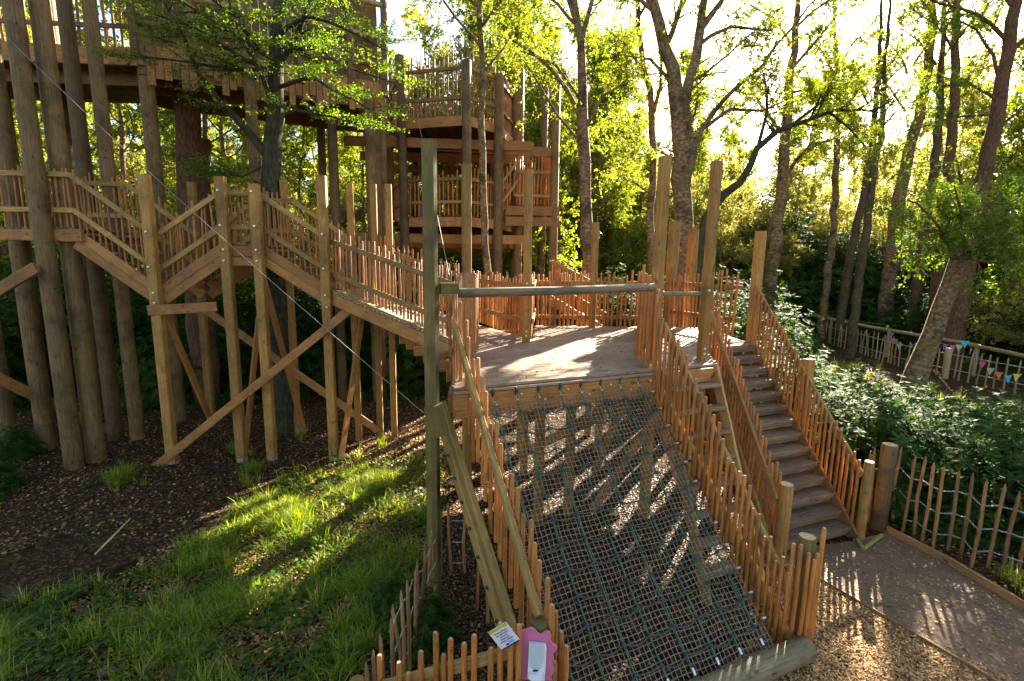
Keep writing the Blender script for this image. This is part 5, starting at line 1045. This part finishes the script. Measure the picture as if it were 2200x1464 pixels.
bfar = [(2, 20.5, 32, 1.3), (2, 17.5, 36, 1.7), (2, 13.2, 35, 1.5), (3, 8.6, 18.6, 1.), (2, 20, 37, 1.6), (2, 26, 31, 1.5), (2, 30, 30, 1.6), (2, 15, 33, 1.3), (3, 24, 21, 1.2), (3, 19.5, 30, 1.5), (2, 18.5, 34, 1.), (2, 22, 31, 1.15), (2, 24.5, 27, 1.1), (2, 25, 22.5, 1.15), (2, 23.5, 18.8, 1.), (3, 20.5, 27, .8), (2, 15, 36, 1.1), (2, 12, 33, .9), (2, 10, 28, .75), (3, 8, 23, .95), (3, 11.5, 24.5, .9), (3, 13.5, 29, 1.1), (2, 28, 34, 1.3), (2, 21, 38, 1.4), (2, 29, 26, 1.4), (2, 16, 42, 1.3), (3, 4.4, 20, 1.), (3, 1.2, 23, 1.1), (2, 6, 30, .8), (3, 22.3, 15.6, .9), (3, 5.6, 17.5, .8), (3, 20.2, 24., .8), (2, 27, 18, 1.3)]
bleft = [(3, -1.5, 19, .8), (3, -4.2, 17.6, .95), (3, -7, 18, 1.), (2, -10, 20, .9), (3, -12.5, 17.8, 1.1), (2, -15.5, 17.5, .9), (2, -18, 20, 1.), (2, -21, 16, 1.), (3, -2.5, 23, 1.1), (2, -6, 23, .9), (3, -10, 15.8, .8), (3, -16, 14, .9), (0, -9.9, 8.7, .45), (2, -24, 23, 1.2)]
used = set()
for grp, lab_, gr_ in ((bpos, 'glossy dark green evergreen bush behind the paling fence right of the stairs', 'evergreen bushes right of the stairs'), (bfar, 'tall dark evergreen bush beyond the pole fence and deck', 'tall evergreen bushes in the background'), (bleft, 'shaded evergreen bush behind the legs of the raised walkway', 'shaded evergreen bushes behind the walkway')):
    for k, x, y, sc in grp:
        w_ = where(x, y) if grp is not bpos else ('close to the stairs' if x < 7.5 and y < 11.5 else ('close behind the paling fence' if y < 8 else ('beside the bunting' if x > 9.3 else 'at the head of the stairs')))
        l2_ = lab_.split(' behind')[0].split(' beyond')[0]+' '+w_; g2_n = 'evergreen bushes '+w_+(' far off' if grp is bfar else '')
        if sc < .5: l2_, g2_n = 'small low evergreen plant by the log posts at the left edge', 'low evergreen plants'
        if k not in used: used.add(k); p = BP[k]; p.location = (x, y, float(gz(x, y))); p.scale = (sc,)*3; p['label'] = l2_; p['group'] = g2_n
        else: dup(BP[k], (x, y, float(gz(x, y))), r2.random()*6.28, sc, l2_, g2_n)
# small plants: seedling evergreen by the left paling fence, ferns
for (x, y, sc) in ((905, 1395, .34), (850, 1330, .26), (30, 960, .4)):
    q = gp(x, y, -.1); dup(BP[1], (q[0], q[1], float(gz(q[0], q[1]))), 1., sc, {905: 'young evergreen shoot with long leaves behind the low front fence', 850: 'small evergreen shoot by the leaning palings at lower left', 30: 'low evergreen plant in shade at the foot of the log posts at far left'}[x], 'young evergreen plants')
def fern(P, n, L, label):
    T = thing('fern', label, 'fern', P); Q = []; b = MB()
    for i in range(n):
        a = i*2.4+rng.random()*.5; o = V(math.cos(a), math.sin(a), 0); l_ = L*rng.uniform(.75, 1.1); pts = [P+o*l_*f+UP*l_*(.75*f-.62*f*f) for f in np.linspace(0, 1, 15)]
        b.tube(pts[::2], np.linspace(.004, .0015, len(pts[::2])), 4, caps=False); side = np.cross(o, UP)
        for k in range(2, 15):
            for sg in (-1, 1):
                w = l_*.30*math.sin(math.pi*(k/15.5))**.8; d = side*sg+o*.35-UP*.12
                for h_ in range(3): Q.append(leaves_at((pts[k]+d*w*h_*.30)[None], d[None]+rng.normal(size=(1, 3))*.03, np.array([w*.5]), .42, UP[None])[0])
    b.build('stem', m_leafg, T); quads('fronds', np.array(Q), m_leafg, T, tint=rng.random(len(Q))*.6)
for (x, y, n, L, z, lb_) in ((8, 1350, 9, .62, -.3, 'large bright green fern at the lower left edge'), (40, 1440, 8, .5, -.3, 'smaller fern below the large one at the lower left corner'), (1925, 1133, 5, .26, 0, 'small fern at the foot of the thick round fence post'), (1965, 1160, 4, .2, 0, 'tiny fern by the path edging below the wire fence'), (735, 990, 7, .3, -.25, 'leafy green plant at the base of the right-hand walkway post')):
    fern(gp(x, y, z), n, L, lb_)
#@@MORE@@
